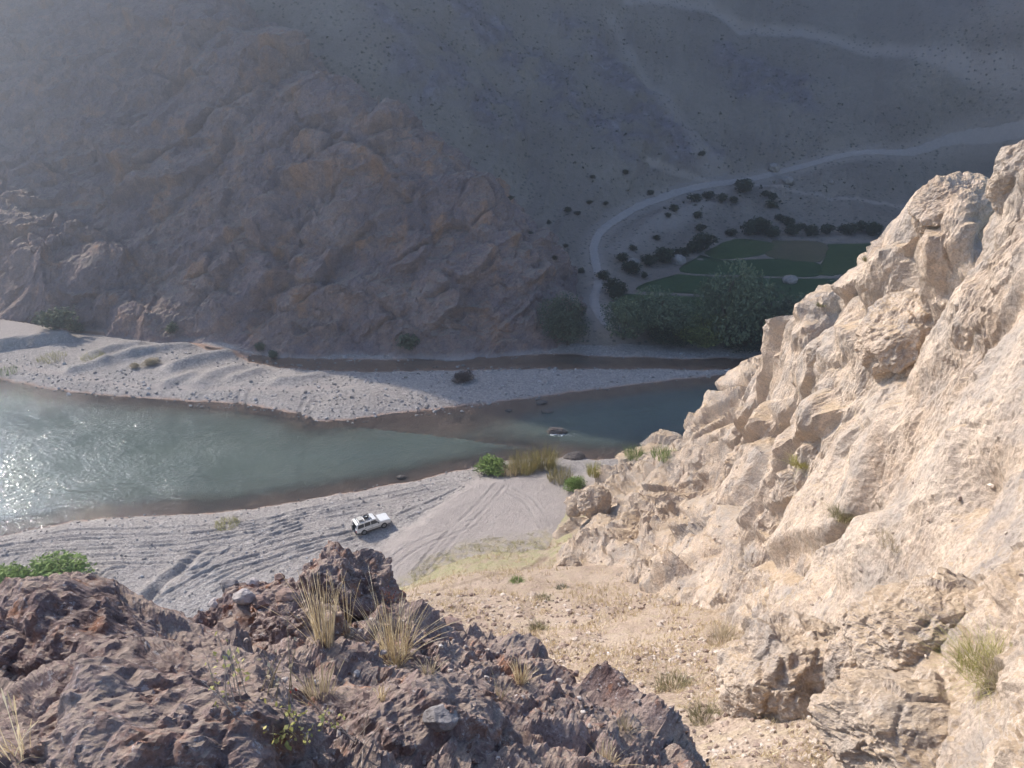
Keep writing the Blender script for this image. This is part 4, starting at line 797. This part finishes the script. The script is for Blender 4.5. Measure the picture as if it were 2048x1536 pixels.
for u, v, w, sd, lb in [(1580, 566, 24, 131, 'pale round boulder standing in the green field'), (1356, 527, 26, 132, 'pale earthy boulder at the left edge of the field'), (1265, 530, 22, 133, 'grey boulder among the hedge shrubs left of the field'), (1545, 340, 20, 134, 'grey rock on the uphill side of the road'), (1576, 366, 18, 135, 'rock just below the road right of the junction'), (1660, 368, 10, 136, 'lone white stone on the brown slope below the road')]:
    p = place(u, v, ['far_hillside']); w = w * np.linalg.norm(p - np.array([0, 0, CAM_H])) / FPX; boulder('boulder', p, (w * .55, w * .5, w * .42), sd, lb, M_PALE, 16, .25, rough=1., cuts=8)

# ================================================================== PLANTS ON THE NEAR BANK
def blades_mesh(name, n, h, spread, seed, width=.006, lean=.35, seg=4, base=.35, droop=.25, head=0.):
    rs = np.random.default_rng(seed); a = rs.uniform(0, 6.28, n); r = spread * np.sqrt(rs.random(n)) * base; x0 = np.c_[r * np.cos(a), r * np.sin(a), np.zeros(n)]
    a2 = a + rs.normal(size=n) * .7; ln = np.abs(rs.normal(size=n)) * lean; hh = h * rs.uniform(.45, 1., n) ** .8; t = np.linspace(0, 1, seg + 1); V = np.zeros((n, seg + 1, 2, 3)); sa = rs.uniform(0, 6.28, n); sx = np.c_[np.cos(sa), np.sin(sa), np.zeros(n)]
    for k, q in enumerate(t):
        off = (ln * q + droop * ln * q ** 3) * hh; c = x0 + np.c_[np.cos(a2) * off, np.sin(a2) * off, hh * (q - droop * .5 * ln * q ** 3)]; w = width * (1 - .85 * q ** 1.5)
        if head: w = w + head * math.exp(-((q - .88) / .1) ** 2)
        V[:, k, 0] = c - sx * w * .5; V[:, k, 1] = c + sx * w * .5
    i = np.arange(n * (seg + 1) * 2).reshape(n, seg + 1, 2); Fc = np.stack([i[:, :-1, 0], i[:, :-1, 1], i[:, 1:, 1], i[:, 1:, 0]], -1).reshape(-1, 4)
    me = mesh_np(name, V.reshape(-1, 3), Fc, False); fattr(me, 'rnd', np.repeat(rs.random(n), (seg + 1) * 2)); return me
def tuft(name, p, mat, label, n, h, spread, seed, cat='grass', group=None, **kw): return add(name, blades_mesh(name, n, h, spread, seed, **kw), mat, loc=np.array(p) - np.array([0, 0, .03]), label=label, cat=cat, group=group)
NEARG = ['river_bank', 'scree_slope', 'cliff']
SB = [shrub_meshes(340 + i, 2200, .05, .9) for i in range(4)]
def bush(u, v, wp, hp, mat, label, i, names=NEARG, name='bush'):
    p = place(u, v, names); d = np.linalg.norm(p - np.array([0, 0, CAM_H])); w = wp * d / FPX; return plant(name, p, *SB[i % 4], (w, w, hp * d / FPX * 1.15), mat, label, 'bush', None, i * 1.7, 'foliage', 'stem')
bush(980, 944, 62, 34, M_BRIGHT, 'bright green bush at the corner of the near gravel bank', 0); bush(1152, 974, 46, 22, M_BRIGHT, 'low green bush beside the foot of the cliff', 1)
bush(20, 1182, 84, 44, M_BRIGHT, 'feathery green bush at the left edge behind the big boulder', 2); bush(128, 1158, 98, 42, M_BRIGHT, 'feathery green bush with pale tips, second from the left edge', 3)
bush(932, 760, 44, 20, flat('dead_brush', (.12, .085, .07), .95, .1, nscale=3, namp=.4), 'dark brown tumbled brush heap on the shaded part of the gravel bar', 1, ['gravel_bar'], 'brush_heap')
for i, (u, v, w, h, lb) in enumerate([(270, 735, 18, 9, 'small dry bush on the sunlit gravel bar, left of the pair'), (305, 728, 30, 12, 'dry grey bush on the sunlit gravel bar, right of the pair')]): bush(u, v, w, h, M_STRAWD, lb, i, ['gravel_bar'], 'dry_bush')
for i, (u, v, wp, hp, n_, mat, lb) in enumerate([(1045, 942, 52, 36, 520, M_REED, 'yellowing reed clump right of the bright green bush'), (1088, 934, 42, 42, 420, M_REED, 'tallest reed clump with green tips at the water edge'), (1120, 958, 50, 22, 340, M_REED, 'low golden reed clump on the terrace edge'), (1190, 948, 30, 22, 260, M_YGRASS, 'small yellow-green clump next to the cliff corner'),
        (1020, 950, 34, 22, 240, M_STRAW, 'short straw-coloured clump between green bush and reeds'), (1270, 915, 40, 20, 260, M_BRIGHT, 'green reeds behind the cliff corner, left clump'), (1330, 912, 48, 18, 260, M_BRIGHT, 'green reeds behind the cliff corner, right clump'), (103, 718, 46, 9, 200, M_YGRASS, 'long green grass patch on the left gravel bar'), (186, 716, 40, 9, 180, M_YGRASS, 'second green grass patch on the left gravel bar'), (12, 745, 40, 8, 160, M_BRIGHT, 'green grass patch by the water at the left edge'),
        (455, 1048, 44, 8, 300, M_YGRASS, 'thin yellow-green grass patch on the near shore')]):
    p = place(u, v, NEARG if v > 850 else ['gravel_bar']); d = np.linalg.norm(p - np.array([0, 0, CAM_H])); h = hp * d / FPX * 1.2; tuft('reed_clump' if i < 7 else 'grass_patch', p, mat, lb, n_, h, wp * d / FPX, 400 + i, base=.5, lean=.3, width=.05, cat='reeds' if i < 7 else 'grass')
# driftwood
for u, v, L, a, sd, lb in [(964, 806, 2.4, 1.9, 1, 'pale driftwood stick at the point of the gravel bar'), (938, 756, 4.2, 2.2, 2, 'long pale stick leaning on the dark brush heap'), (1152, 722, 3.5, 1.2, 3, 'pale branch lying across the far channel')]:
    p = place(u, v, ['gravel_bar']); V, F4 = tube_path([(-L / 2 * math.cos(a), -L / 2 * math.sin(a), .05), (0, .1, .15 + .5 * (sd == 2)), (L / 2 * math.cos(a), L / 2 * math.sin(a), .1 + .9 * (sd == 2))], .09, .05)
    add('driftwood', mesh_np('driftwood', V, F4), flat('driftwood_%d' % sd, (.42, .37, .32), .9, .1), loc=p, label=lb, cat='driftwood')

# dry grass over scree and cliff ledges, nobody could count it
def carpet(name, surf, n, cond, mat, h, seed, nb=5):
    P, U, V, D = SURF[surf]; m = np.nonzero(cond(P, U, V, D))[0]; rs = np.random.default_rng(seed); k = rs.choice(m, n); C = np.repeat(P[k], nb, 0) + rs.normal(size=(n * nb, 3)) * np.array([.10, .10, 0]) * np.repeat(np.clip(D[k] / 50, .2, 1), nb)[:, None]
    hh = (h * rs.uniform(.4, 1, n * nb))[:, None] * np.repeat(np.clip(D[k] / 45, .35, 1.2), nb)[:, None]; dx = rs.normal(size=(n * nb, 3)) * np.array([.35, .35, 0]); w = rs.normal(size=(n * nb, 3)) * np.array([1, 1, 0]); w /= np.linalg.norm(w, axis=1)[:, None]; w *= hh * .07
    Vv = np.stack([C - w, C + w, C + (np.array([0, 0, 1.]) + dx) * hh], 1).reshape(-1, 3); me = mesh_np(name, Vv, np.arange(len(Vv)).reshape(-1, 3), False); fattr(me, 'rnd', np.repeat(rs.random(n * nb), 3)); add(name, me, mat, kind='stuff')
carpet('scree_grass', 'scree_slope', 7000, lambda P, U, V, D: inv(U, V) & (V > 1080) & (fbm(P * .25 + 8, 3) > -.05), M_STRAW, .40, 51)
carpet('terrace_grass', 'river_bank', 1500, lambda P, U, V, D: (U > 760) & (U < 1160) & inside(P[:, 0], P[:, 1], GRASSP) & (fbm(P * .6, 3) > 0), M_YGRASS, .18, 52)
cn = SURF['cliff']; carpet('ledge_grass', 'cliff', 5000, lambda P, U, V, D: inv(U, V) & (V > 500) & (fbm(P * .11 + 21, 3) > .12), M_STRAW, .20, 53)

# ---- single plants on cliff and scree
for i, (u, v, wp, hp, n_, mat, lb, cat) in enumerate([(1985, 1345, 110, 80, 420, M_YGRASS, 'big yellow-green tussock beside the big rounded boulder', 'grass'), (2035, 1375, 90, 70, 300, M_STRAWD, 'grey dead tussock at the right edge under the yellow-green one', 'grass'), (1600, 928, 36, 26, 160, M_YGRASS, 'yellow-green tuft on the upper middle of the cliff', 'grass'), (1690, 1035, 44, 40, 180, M_OLIVE, 'olive shrub in the long diagonal cleft of the cliff', 'bush'),
        (1350, 1380, 70, 40, 240, M_OLIVE, 'olive bush on the scree at the foot of the cliff', 'bush'), (1410, 1445, 60, 46, 220, M_OLIVE, 'twiggy olive bush lower right on the scree by the huge boulder', 'bush'), (1450, 1285, 66, 50, 150, M_STRAWD, 'leafless orange-brown bush left of the cliff ledges', 'bush'), (1790, 1085, 70, 22, 160, M_STRAWD, 'flat dry bush on a ledge right of the cliff middle', 'bush'), (1075, 1262, 30, 24, 120, M_OLIVE, 'grey-green bush in the middle of the scree', 'bush'), (1035, 1162, 24, 14, 110, M_BRIGHT, 'small bright green plant above the trodden path', 'plant'), (1085, 1200, 30, 14, 110, M_OLIVE, 'pale green cushion plant on the scree below the green strip', 'plant'), (1125, 1178, 26, 12, 100, M_WIL2, 'grey-green cushion plant near the shaded rock fin', 'plant'),
        (1860, 418, 40, 14, 100, M_STRAWD, 'dry grass on the flat top of the cliff', 'grass'), (1735, 520, 20, 16, 70, M_OLIVE, 'tiny plant on the cliff skyline before the field', 'plant'), (1530, 770, 26, 22, 90, M_OLIVE, 'small plant in the notch of the cliff skyline', 'plant'), (1640, 612, 16, 12, 60, M_OLIVE, 'tiny plant on the skyline below the field', 'plant'), (985, 1300, 40, 30, 160, M_STRAW, 'straw tuft on the scree just beyond the dark slope', 'grass'), (1210, 1365, 44, 34, 150, M_STRAW, 'straw tuft between rubble patches on the lower scree', 'grass')]):
    p = place(u, v, ['cliff', 'scree_slope']); d = np.linalg.norm(p - np.array([0, 0, CAM_H])); tuft('tussock' if cat == 'grass' else 'low_shrub', p, mat, lb, int(n_ * 2.2), hp * d / FPX * .62, wp * d / FPX, 450 + i, base=.45, lean=.85, width=.00055 * d, droop=.5, cat=cat)

# ---- foreground grasses and weeds
def fg(u, v):
    return place(u, v, FG)
for i, (u, v, hp, wp, n_, mat, lean, hd, lb) in enumerate([(650, 1288, 135, 70, 95, M_STRAW, .16, .006, 'tall upright straw grass on the outcrop, tallest in the foreground'), (690, 1262, 115, 50, 22, M_STRAW, .22, .007, 'few thin straw stalks right of the tall straw grass'), (790, 1312, 120, 110, 170, M_STRAW, .42, .004, 'spreading pale grass tussock right of the outcrop'), (640, 1415, 80, 60, 110, M_STRAWD, .28, .009, 'fuzzy tan grass tuft in the shaded soil pocket'),
        (30, 1500, 105, 120, 26, M_STRAW, .45, .014, 'straw ears at the bottom left corner beside the lumpy boulder'), (1040, 1365, 45, 46, 90, M_STRAW, .35, .004, 'small straw tuft in the middle of the dark slope'), (1000, 1400, 50, 30, 40, M_STRAWD, .3, .004, 'thin dry stalks below the small straw tuft'), (1250, 1460, 40, 46, 60, M_STRAWD, .5, .003, 'grey dry tuft low on the edge of the dark slope'), (760, 1400, 40, 24, 20, M_STRAW, .3, .01, 'few bent straw ears right of the soil pocket'), (1210, 1530, 46, 50, 70, M_STRAW, .4, .003, 'straw tuft at the bottom edge under the dark slope'), (860, 1345, 34, 30, 40, M_STRAWD, .4, .004, 'faint dry tuft high on the dark slope')]):
    p = fg(u, v); d = np.linalg.norm(p - np.array([0, 0, CAM_H])); tuft('grass_tuft', p, mat, lb, n_, hp * d / FPX * 1.25, wp * d / FPX, 500 + i, lean=lean, width=.0035 + .0003 * d, head=hd * .6, seg=6, base=.22)
def weed(u, v, hp, seed, nst, leafmat, label, nleaf=60, lean=.3):
    p = fg(u, v); d = np.linalg.norm(p - np.array([0, 0, CAM_H])); h = hp * d / FPX * 1.2; rs = np.random.default_rng(seed); st = []; C = []
    for k in range(nst):
        a = rs.uniform(0, 6.28); l = rs.uniform(.05, lean) * h; hh = h * rs.uniform(.5, 1); b = np.array([rs.normal() * .05, rs.normal() * .05, -.02]); q = [b, b + np.array([math.cos(a) * l * .4, math.sin(a) * l * .4, hh * .5]), b + np.array([math.cos(a) * l, math.sin(a) * l, hh])]; st.append(tube_path(smooth_line(q, 3), .0028, .0012, 4))
        for t in rs.uniform(.15, .95, nleaf // nst): C.append(q[0] * (1 - t) + q[2] * t + rs.normal(size=3) * .018)
    o = add('weed', None, loc=p, label=label, cat='plant'); V, F4 = join(st); add('stalks', mesh_np('stalks', V, F4), M_TWIG if 'grey' in label or 'bare' in label else M_STRAWD, o)
    if nleaf: add('leaves', leaf_mesh('leaves', np.array(C), .013, rs), leafmat, o)
weed(470, 1395, 130, 601, 9, M_YGRASS, 'grey-green tall weed with few yellow leaves between the boulders', 50); weed(560, 1400, 140, 602, 8, M_STRAWD, 'thin dry weed leaning before the dark purple-brown block', 30, .45); weed(545, 1440, 60, 603, 14, M_RED, 'reddish low weed with red and yellow leaves in the soil pocket', 170, .7)
weed(590, 1450, 50, 604, 12, M_YGRASS, 'yellow-green low weed right of the reddish one', 120, .8); weed(430, 1400, 90, 605, 5, M_TWIG, 'bare grey twig left of the tall weed', 0, .5); weed(700, 1490, 70, 606, 7, M_TWIG, 'bare grey twigs lying over the soil pocket near the bottom', 0, 1.6); weed(775, 1200, 30, 607, 6, M_RED, 'small red-leaved weed at the right end of the outcrop', 60, .5)

# ================================================================== CAR
W_PAINT = NB('white_paint', .35, .5); W_PAINT.obj(); W_PAINT = W_PAINT.done(W_PAINT.ramp(W_PAINT.noise(3., 4), [(.35, (.70, .69, .66)), (.65, (.80, .80, .79))]))
W_SIDE = NB('dusty_white_paint', .55, .4); W_SIDE.obj(); sx_ = W_SIDE.t.nodes.new('ShaderNodeSeparateXYZ'); W_SIDE.L(W_SIDE.pos, sx_.inputs[0])
W_SIDE = W_SIDE.done(W_SIDE.mix(W_SIDE.math('MULTIPLY', W_SIDE.math('SUBTRACT', .95, W_SIDE.math('ADD', sx_.outputs[2], W_SIDE.math('MULTIPLY', W_SIDE.noise(2.5), .4)), True), 1.6, True), (.74, .73, .71), (.46, .40, .31)))
GLASS = flat('dark_glass', (.025, .028, .032), .08, .6); RUB = flat('tyre_rubber', (.03, .03, .03), .9, .2); STEEL = flat('rim_steel', (.45, .45, .45), .4, .5, .6); BLK = flat('black_plastic', (.035, .035, .04), .6, .3); REDL = flat('tail_lamp_red', (.45, .03, .03), .3, .5); LAMP = flat('head_lamp', (.75, .75, .72), .15, .6); LUG = flat('rack_metal', (.12, .12, .12), .5, .4, .4)
def prism(name, prof, y0, y1, mat, parent, inset=0., zs=0.):
    n = len(prof); P = np.array(prof, float); V = np.vstack([np.c_[P[:, 0], np.full(n, y0), P[:, 1]], np.c_[P[:, 0], np.full(n, y1), P[:, 1]]])
    import bmesh as bmm
    bm = bmm.new(); vs = [bm.verts.new(v) for v in V]; bm.faces.new(vs[:n][::-1]); bm.faces.new(vs[n:])
    for i in range(n): bm.faces.new((vs[i], vs[(i + 1) % n], vs[n + (i + 1) % n], vs[n + i]))
    bmm.ops.recalc_face_normals(bm, faces=bm.faces); bmm.ops.triangulate(bm, faces=[f for f in bm.faces if len(f.verts) > 4])
    if inset:
        for v in bm.verts: v.co.y *= 1 - inset * max(0, v.co.z - zs)
    ed = [e for e in bm.edges if len(e.link_faces) == 2 and e.calc_face_angle(0) > .5]; bmm.ops.bevel(bm, geom=ed, offset=.025, segments=2, affect='EDGES')
    me = bpy.data.meshes.new(name); bm.to_mesh(me); bm.free(); return add(name, me, mat, parent)
def boxp(name, c, s, mat, parent):
    import bmesh as bmm
    bm = bmm.new(); bmm.ops.create_cube(bm, size=1.)
    for v in bm.verts: v.co = Vector((c[0] + v.co.x * s[0], c[1] + v.co.y * s[1], c[2] + v.co.z * s[2]))
    bmm.ops.bevel(bm, geom=list(bm.edges), offset=min(s) * .2, segments=2, affect='EDGES'); me = bpy.data.meshes.new(name); bm.to_mesh(me); bm.free(); return add(name, me, mat, parent)
def quad(name, pts, mat, parent, th=.02):
    P = np.array(pts, float); n_ = np.cross(P[1] - P[0], P[2] - P[0]); n_ /= np.linalg.norm(n_); V = np.vstack([P, P + n_ * th]); return add(name, mesh_np(name, V, np.array([(3, 2, 1, 0), (4, 5, 6, 7), (0, 1, 5, 4), (1, 2, 6, 5), (2, 3, 7, 6), (3, 0, 4, 7)]), False), mat, parent)
def lathe(name, prof, axis, c, mat, parent, k=28):
    P = np.array(prof); a = np.arange(k) * 2 * math.pi / k; V = np.stack([np.stack([P[:, 0] * math.cos(t), P[:, 1], P[:, 0] * math.sin(t)], -1) for t in a]); V = V.reshape(-1, 3)
    if axis == 'z': V = V[:, [0, 2, 1]]
    if axis == 'x': V = V[:, [1, 0, 2]]
    n = len(P); i = np.arange(k * n).reshape(k, n); j = np.roll(i, -1, 0); Fc = np.stack([i[:, :-1], j[:, :-1], j[:, 1:], i[:, 1:]], -1).reshape(-1, 4); return add(name, mesh_np(name, V + np.array(c), Fc), mat, parent)
def arch(cx, r, a0=180, a1=0, n=9): return [(cx + r * math.cos(R(t)), .40 + r * math.sin(R(t))) for t in np.linspace(a0, a1, n)]
cp = [place(u, v, ['river_bank']) for u, v in ((722, 1064), (772, 1046))]; pc = place(745, 1056, ['river_bank'])
car = add('car', None, loc=pc, label='white off-road station wagon with a roof rack parked on the gravel bank', cat='car'); hd_ = R(31); car.rotation_euler = (0, R(-1.5), hd_)
lower = [(-2.25, .52)] + [(-1.85, .50)] + arch(-1.35, .42) + [(-.85, .46), (.85, .46)] + arch(1.35, .43) + [(1.88, .52), (2.28, .55), (2.32, .90), (2.25, 1.06), (.95, 1.16), (.75, 1.12), (-2.28, 1.10), (-2.32, .8)]
prism('body', lower, -.86, .86, W_SIDE, car); hood = prism('bonnet', [(.92, 1.12), (2.2, 1.03), (2.24, 1.09), (1.5, 1.17), (.90, 1.20)], -.78, .78, W_PAINT, car)
prism('cabin', [(-2.27, 1.09), (.95, 1.11), (.42, 1.74), (.22, 1.81), (-2.02, 1.83), (-2.18, 1.74)], -.83, .83, W_PAINT, car, .16, 1.1)
def side_q(x0, x1, x2, x3, z0, z1, s):
    y = lambda z: s * (.83 * (1 - .16 * (z - 1.1)) + .006); q = [(x0, y(z0), z0), (x1, y(z0), z0), (x2, y(z1), z1), (x3, y(z1), z1)]; return q if s < 0 else q[::-1]
for s in (-1, 1):
    for w in ((-2.1, -1.28, -1.28, -2.0), (-1.18, -.42, -.42, -1.18), (-.32, .66, .26, -.32)): quad('side_window', side_q(*w, 1.18, 1.66, s), GLASS, car, .012)
    for x0, x1 in ((-1.22, -.38), (-.36, .80)):
        dr = boxp('door', ((x0 + x1) / 2, s * .862, .82), (x1 - x0 - .03, .02, .50), W_SIDE, car); boxp('handle', (x0 + .12, s * .885, .98), (.14, .03, .03), BLK, dr)
    boxp('mirror', (.62, s * .97, 1.22), (.12, .2, .16), BLK, car); boxp('tail_lamp', (-2.33, s * .72, .82), (.05, .16, .28), REDL, car); boxp('headlight', (2.31, s * .62, .84), (.05, .28, .20), LAMP, car); boxp('side_trim', (0, s * .868, .66), (1.8, .02, .06), BLK, car)
    for x in (-1.35, 1.35):
        wh = add('wheel', None, None, car, (x, s * .76, .40)); lathe('tyre', [(.24, -.12), (.36, -.12), (.395, -.08), (.395, .08), (.36, .12), (.24, .12)], 'y', (0, 0, 0), RUB, wh); lathe('rim', [(.02, s * .07), (.12, s * .10), (.20, s * .06), (.25, s * .10), (.25, -s * .1)], 'y', (0, 0, 0), STEEL, wh)
quad('windscreen', [(.905, -.70, 1.17), (.905, .70, 1.17), (.47, .66, 1.69), (.47, -.66, 1.69)], GLASS, car, .012); quad('rear_window', [(-2.268, .68, 1.2), (-2.268, -.68, 1.2), (-2.196, -.64, 1.66), (-2.196, .64, 1.66)], GLASS, car, .012)
boxp('bumper', (2.36, 0, .58), (.14, 1.7, .18), BLK, car); boxp('bumper', (-2.38, 0, .56), (.14, 1.7, .16), BLK, car); boxp('grille', (2.315, 0, .84), (.03, .86, .20), BLK, car)
sw = add('spare_wheel', None, None, car, (-2.42, .12, 1.0)); lathe('tyre', [(.20, -.1), (.34, -.1), (.37, 0), (.34, .1), (.20, .1)], 'x', (0, 0, 0), RUB, sw); lathe('rim', [(.02, -.08), (.2, -.05)], 'x', (0, 0, 0), STEEL, sw)
boxp('number_plate', (-2.46, 0, .58), (.02, .42, .1), flat('plate', (.7, .7, .68), .5), car)
rk = add('roof_rack', None, None, car, (0, 0, 0))
for s in (-1, 1):
    boxp('rail', (-1.02, s * .66, 2.00), (1.8, .04, .04), LUG, rk); boxp('rail', (-1.02, s * .66, 1.90), (1.8, .03, .03), LUG, rk)
    for x in (-1.85, -1.0, -.18): boxp('foot', (x, s * .66, 1.91), (.04, .04, .22), LUG, rk)
for x in np.linspace(-1.9, -.14, 8): boxp('slat', (x, 0, 1.905), (.05, 1.3, .025), LUG, rk)
M4 = car.matrix_basis.copy(); M4 = Matrix.Translation(car.location) @ car.rotation_euler.to_matrix().to_4x4()
st = add('spare_tyre', None, loc=M4 @ Vector((-.62, .05, 2.02)), label='spare tyre lying flat in the roof rack of the white car', cat='tyre'); st.rotation_euler = car.rotation_euler
lathe('tread', [(.20, -.09), (.34, -.1), (.38, -.05), (.38, .05), (.34, .1), (.20, .09), (.20, -.09)], 'z', (0, 0, 0), RUB, st); lathe('rim', [(.02, .0), (.21, .02)], 'z', (0, 0, 0), STEEL, st)
lg = boxp('luggage_bag', (0, 0, 0), (.55, .9, .16), flat('canvas', (.55, .52, .46), .9, .1, nscale=6), None); lg.location = M4 @ Vector((-1.45, .05, 2.01)); lg.rotation_euler = car.rotation_euler; lg['label'] = 'pale flat bundle lashed at the back of the car roof rack'; lg['category'] = 'bundle'
# ================================================================== HAZE
def box_mesh(name, lo_, hi_):
    x0, y0, z0 = lo_; x1, y1, z1 = hi_
    V = [(x0, y0, z0), (x1, y0, z0), (x1, y1, z0), (x0, y1, z0), (x0, y0, z1), (x1, y0, z1), (x1, y1, z1), (x0, y1, z1)]
    return mesh_np(name, np.array(V), np.array([(0, 3, 2, 1), (4, 5, 6, 7), (0, 1, 5, 4), (1, 2, 6, 5), (2, 3, 7, 6), (3, 0, 4, 7)]), False)
hm = bpy.data.materials.new('haze_air'); hm.use_nodes = True; t = hm.node_tree; t.nodes.remove(t.nodes['Principled BSDF'])
pv = t.nodes.new('ShaderNodeVolumePrincipled'); pv.inputs['Color'].default_value = (.72, .815, 1, 1); pv.inputs['Density'].default_value = .0019; pv.inputs['Anisotropy'].default_value = .82
t.links.new(pv.outputs[0], t.nodes['Material Output'].inputs['Volume'])
zt = max(s[0][:, 2].max() for s in SURF.values()) + 5
zb = min(s[0][:, 2].min() for s in SURF.values()) - 2
add('haze', box_mesh('haze', (-700, -60, zb), (700, 900, zt)), hm, kind='stuff')
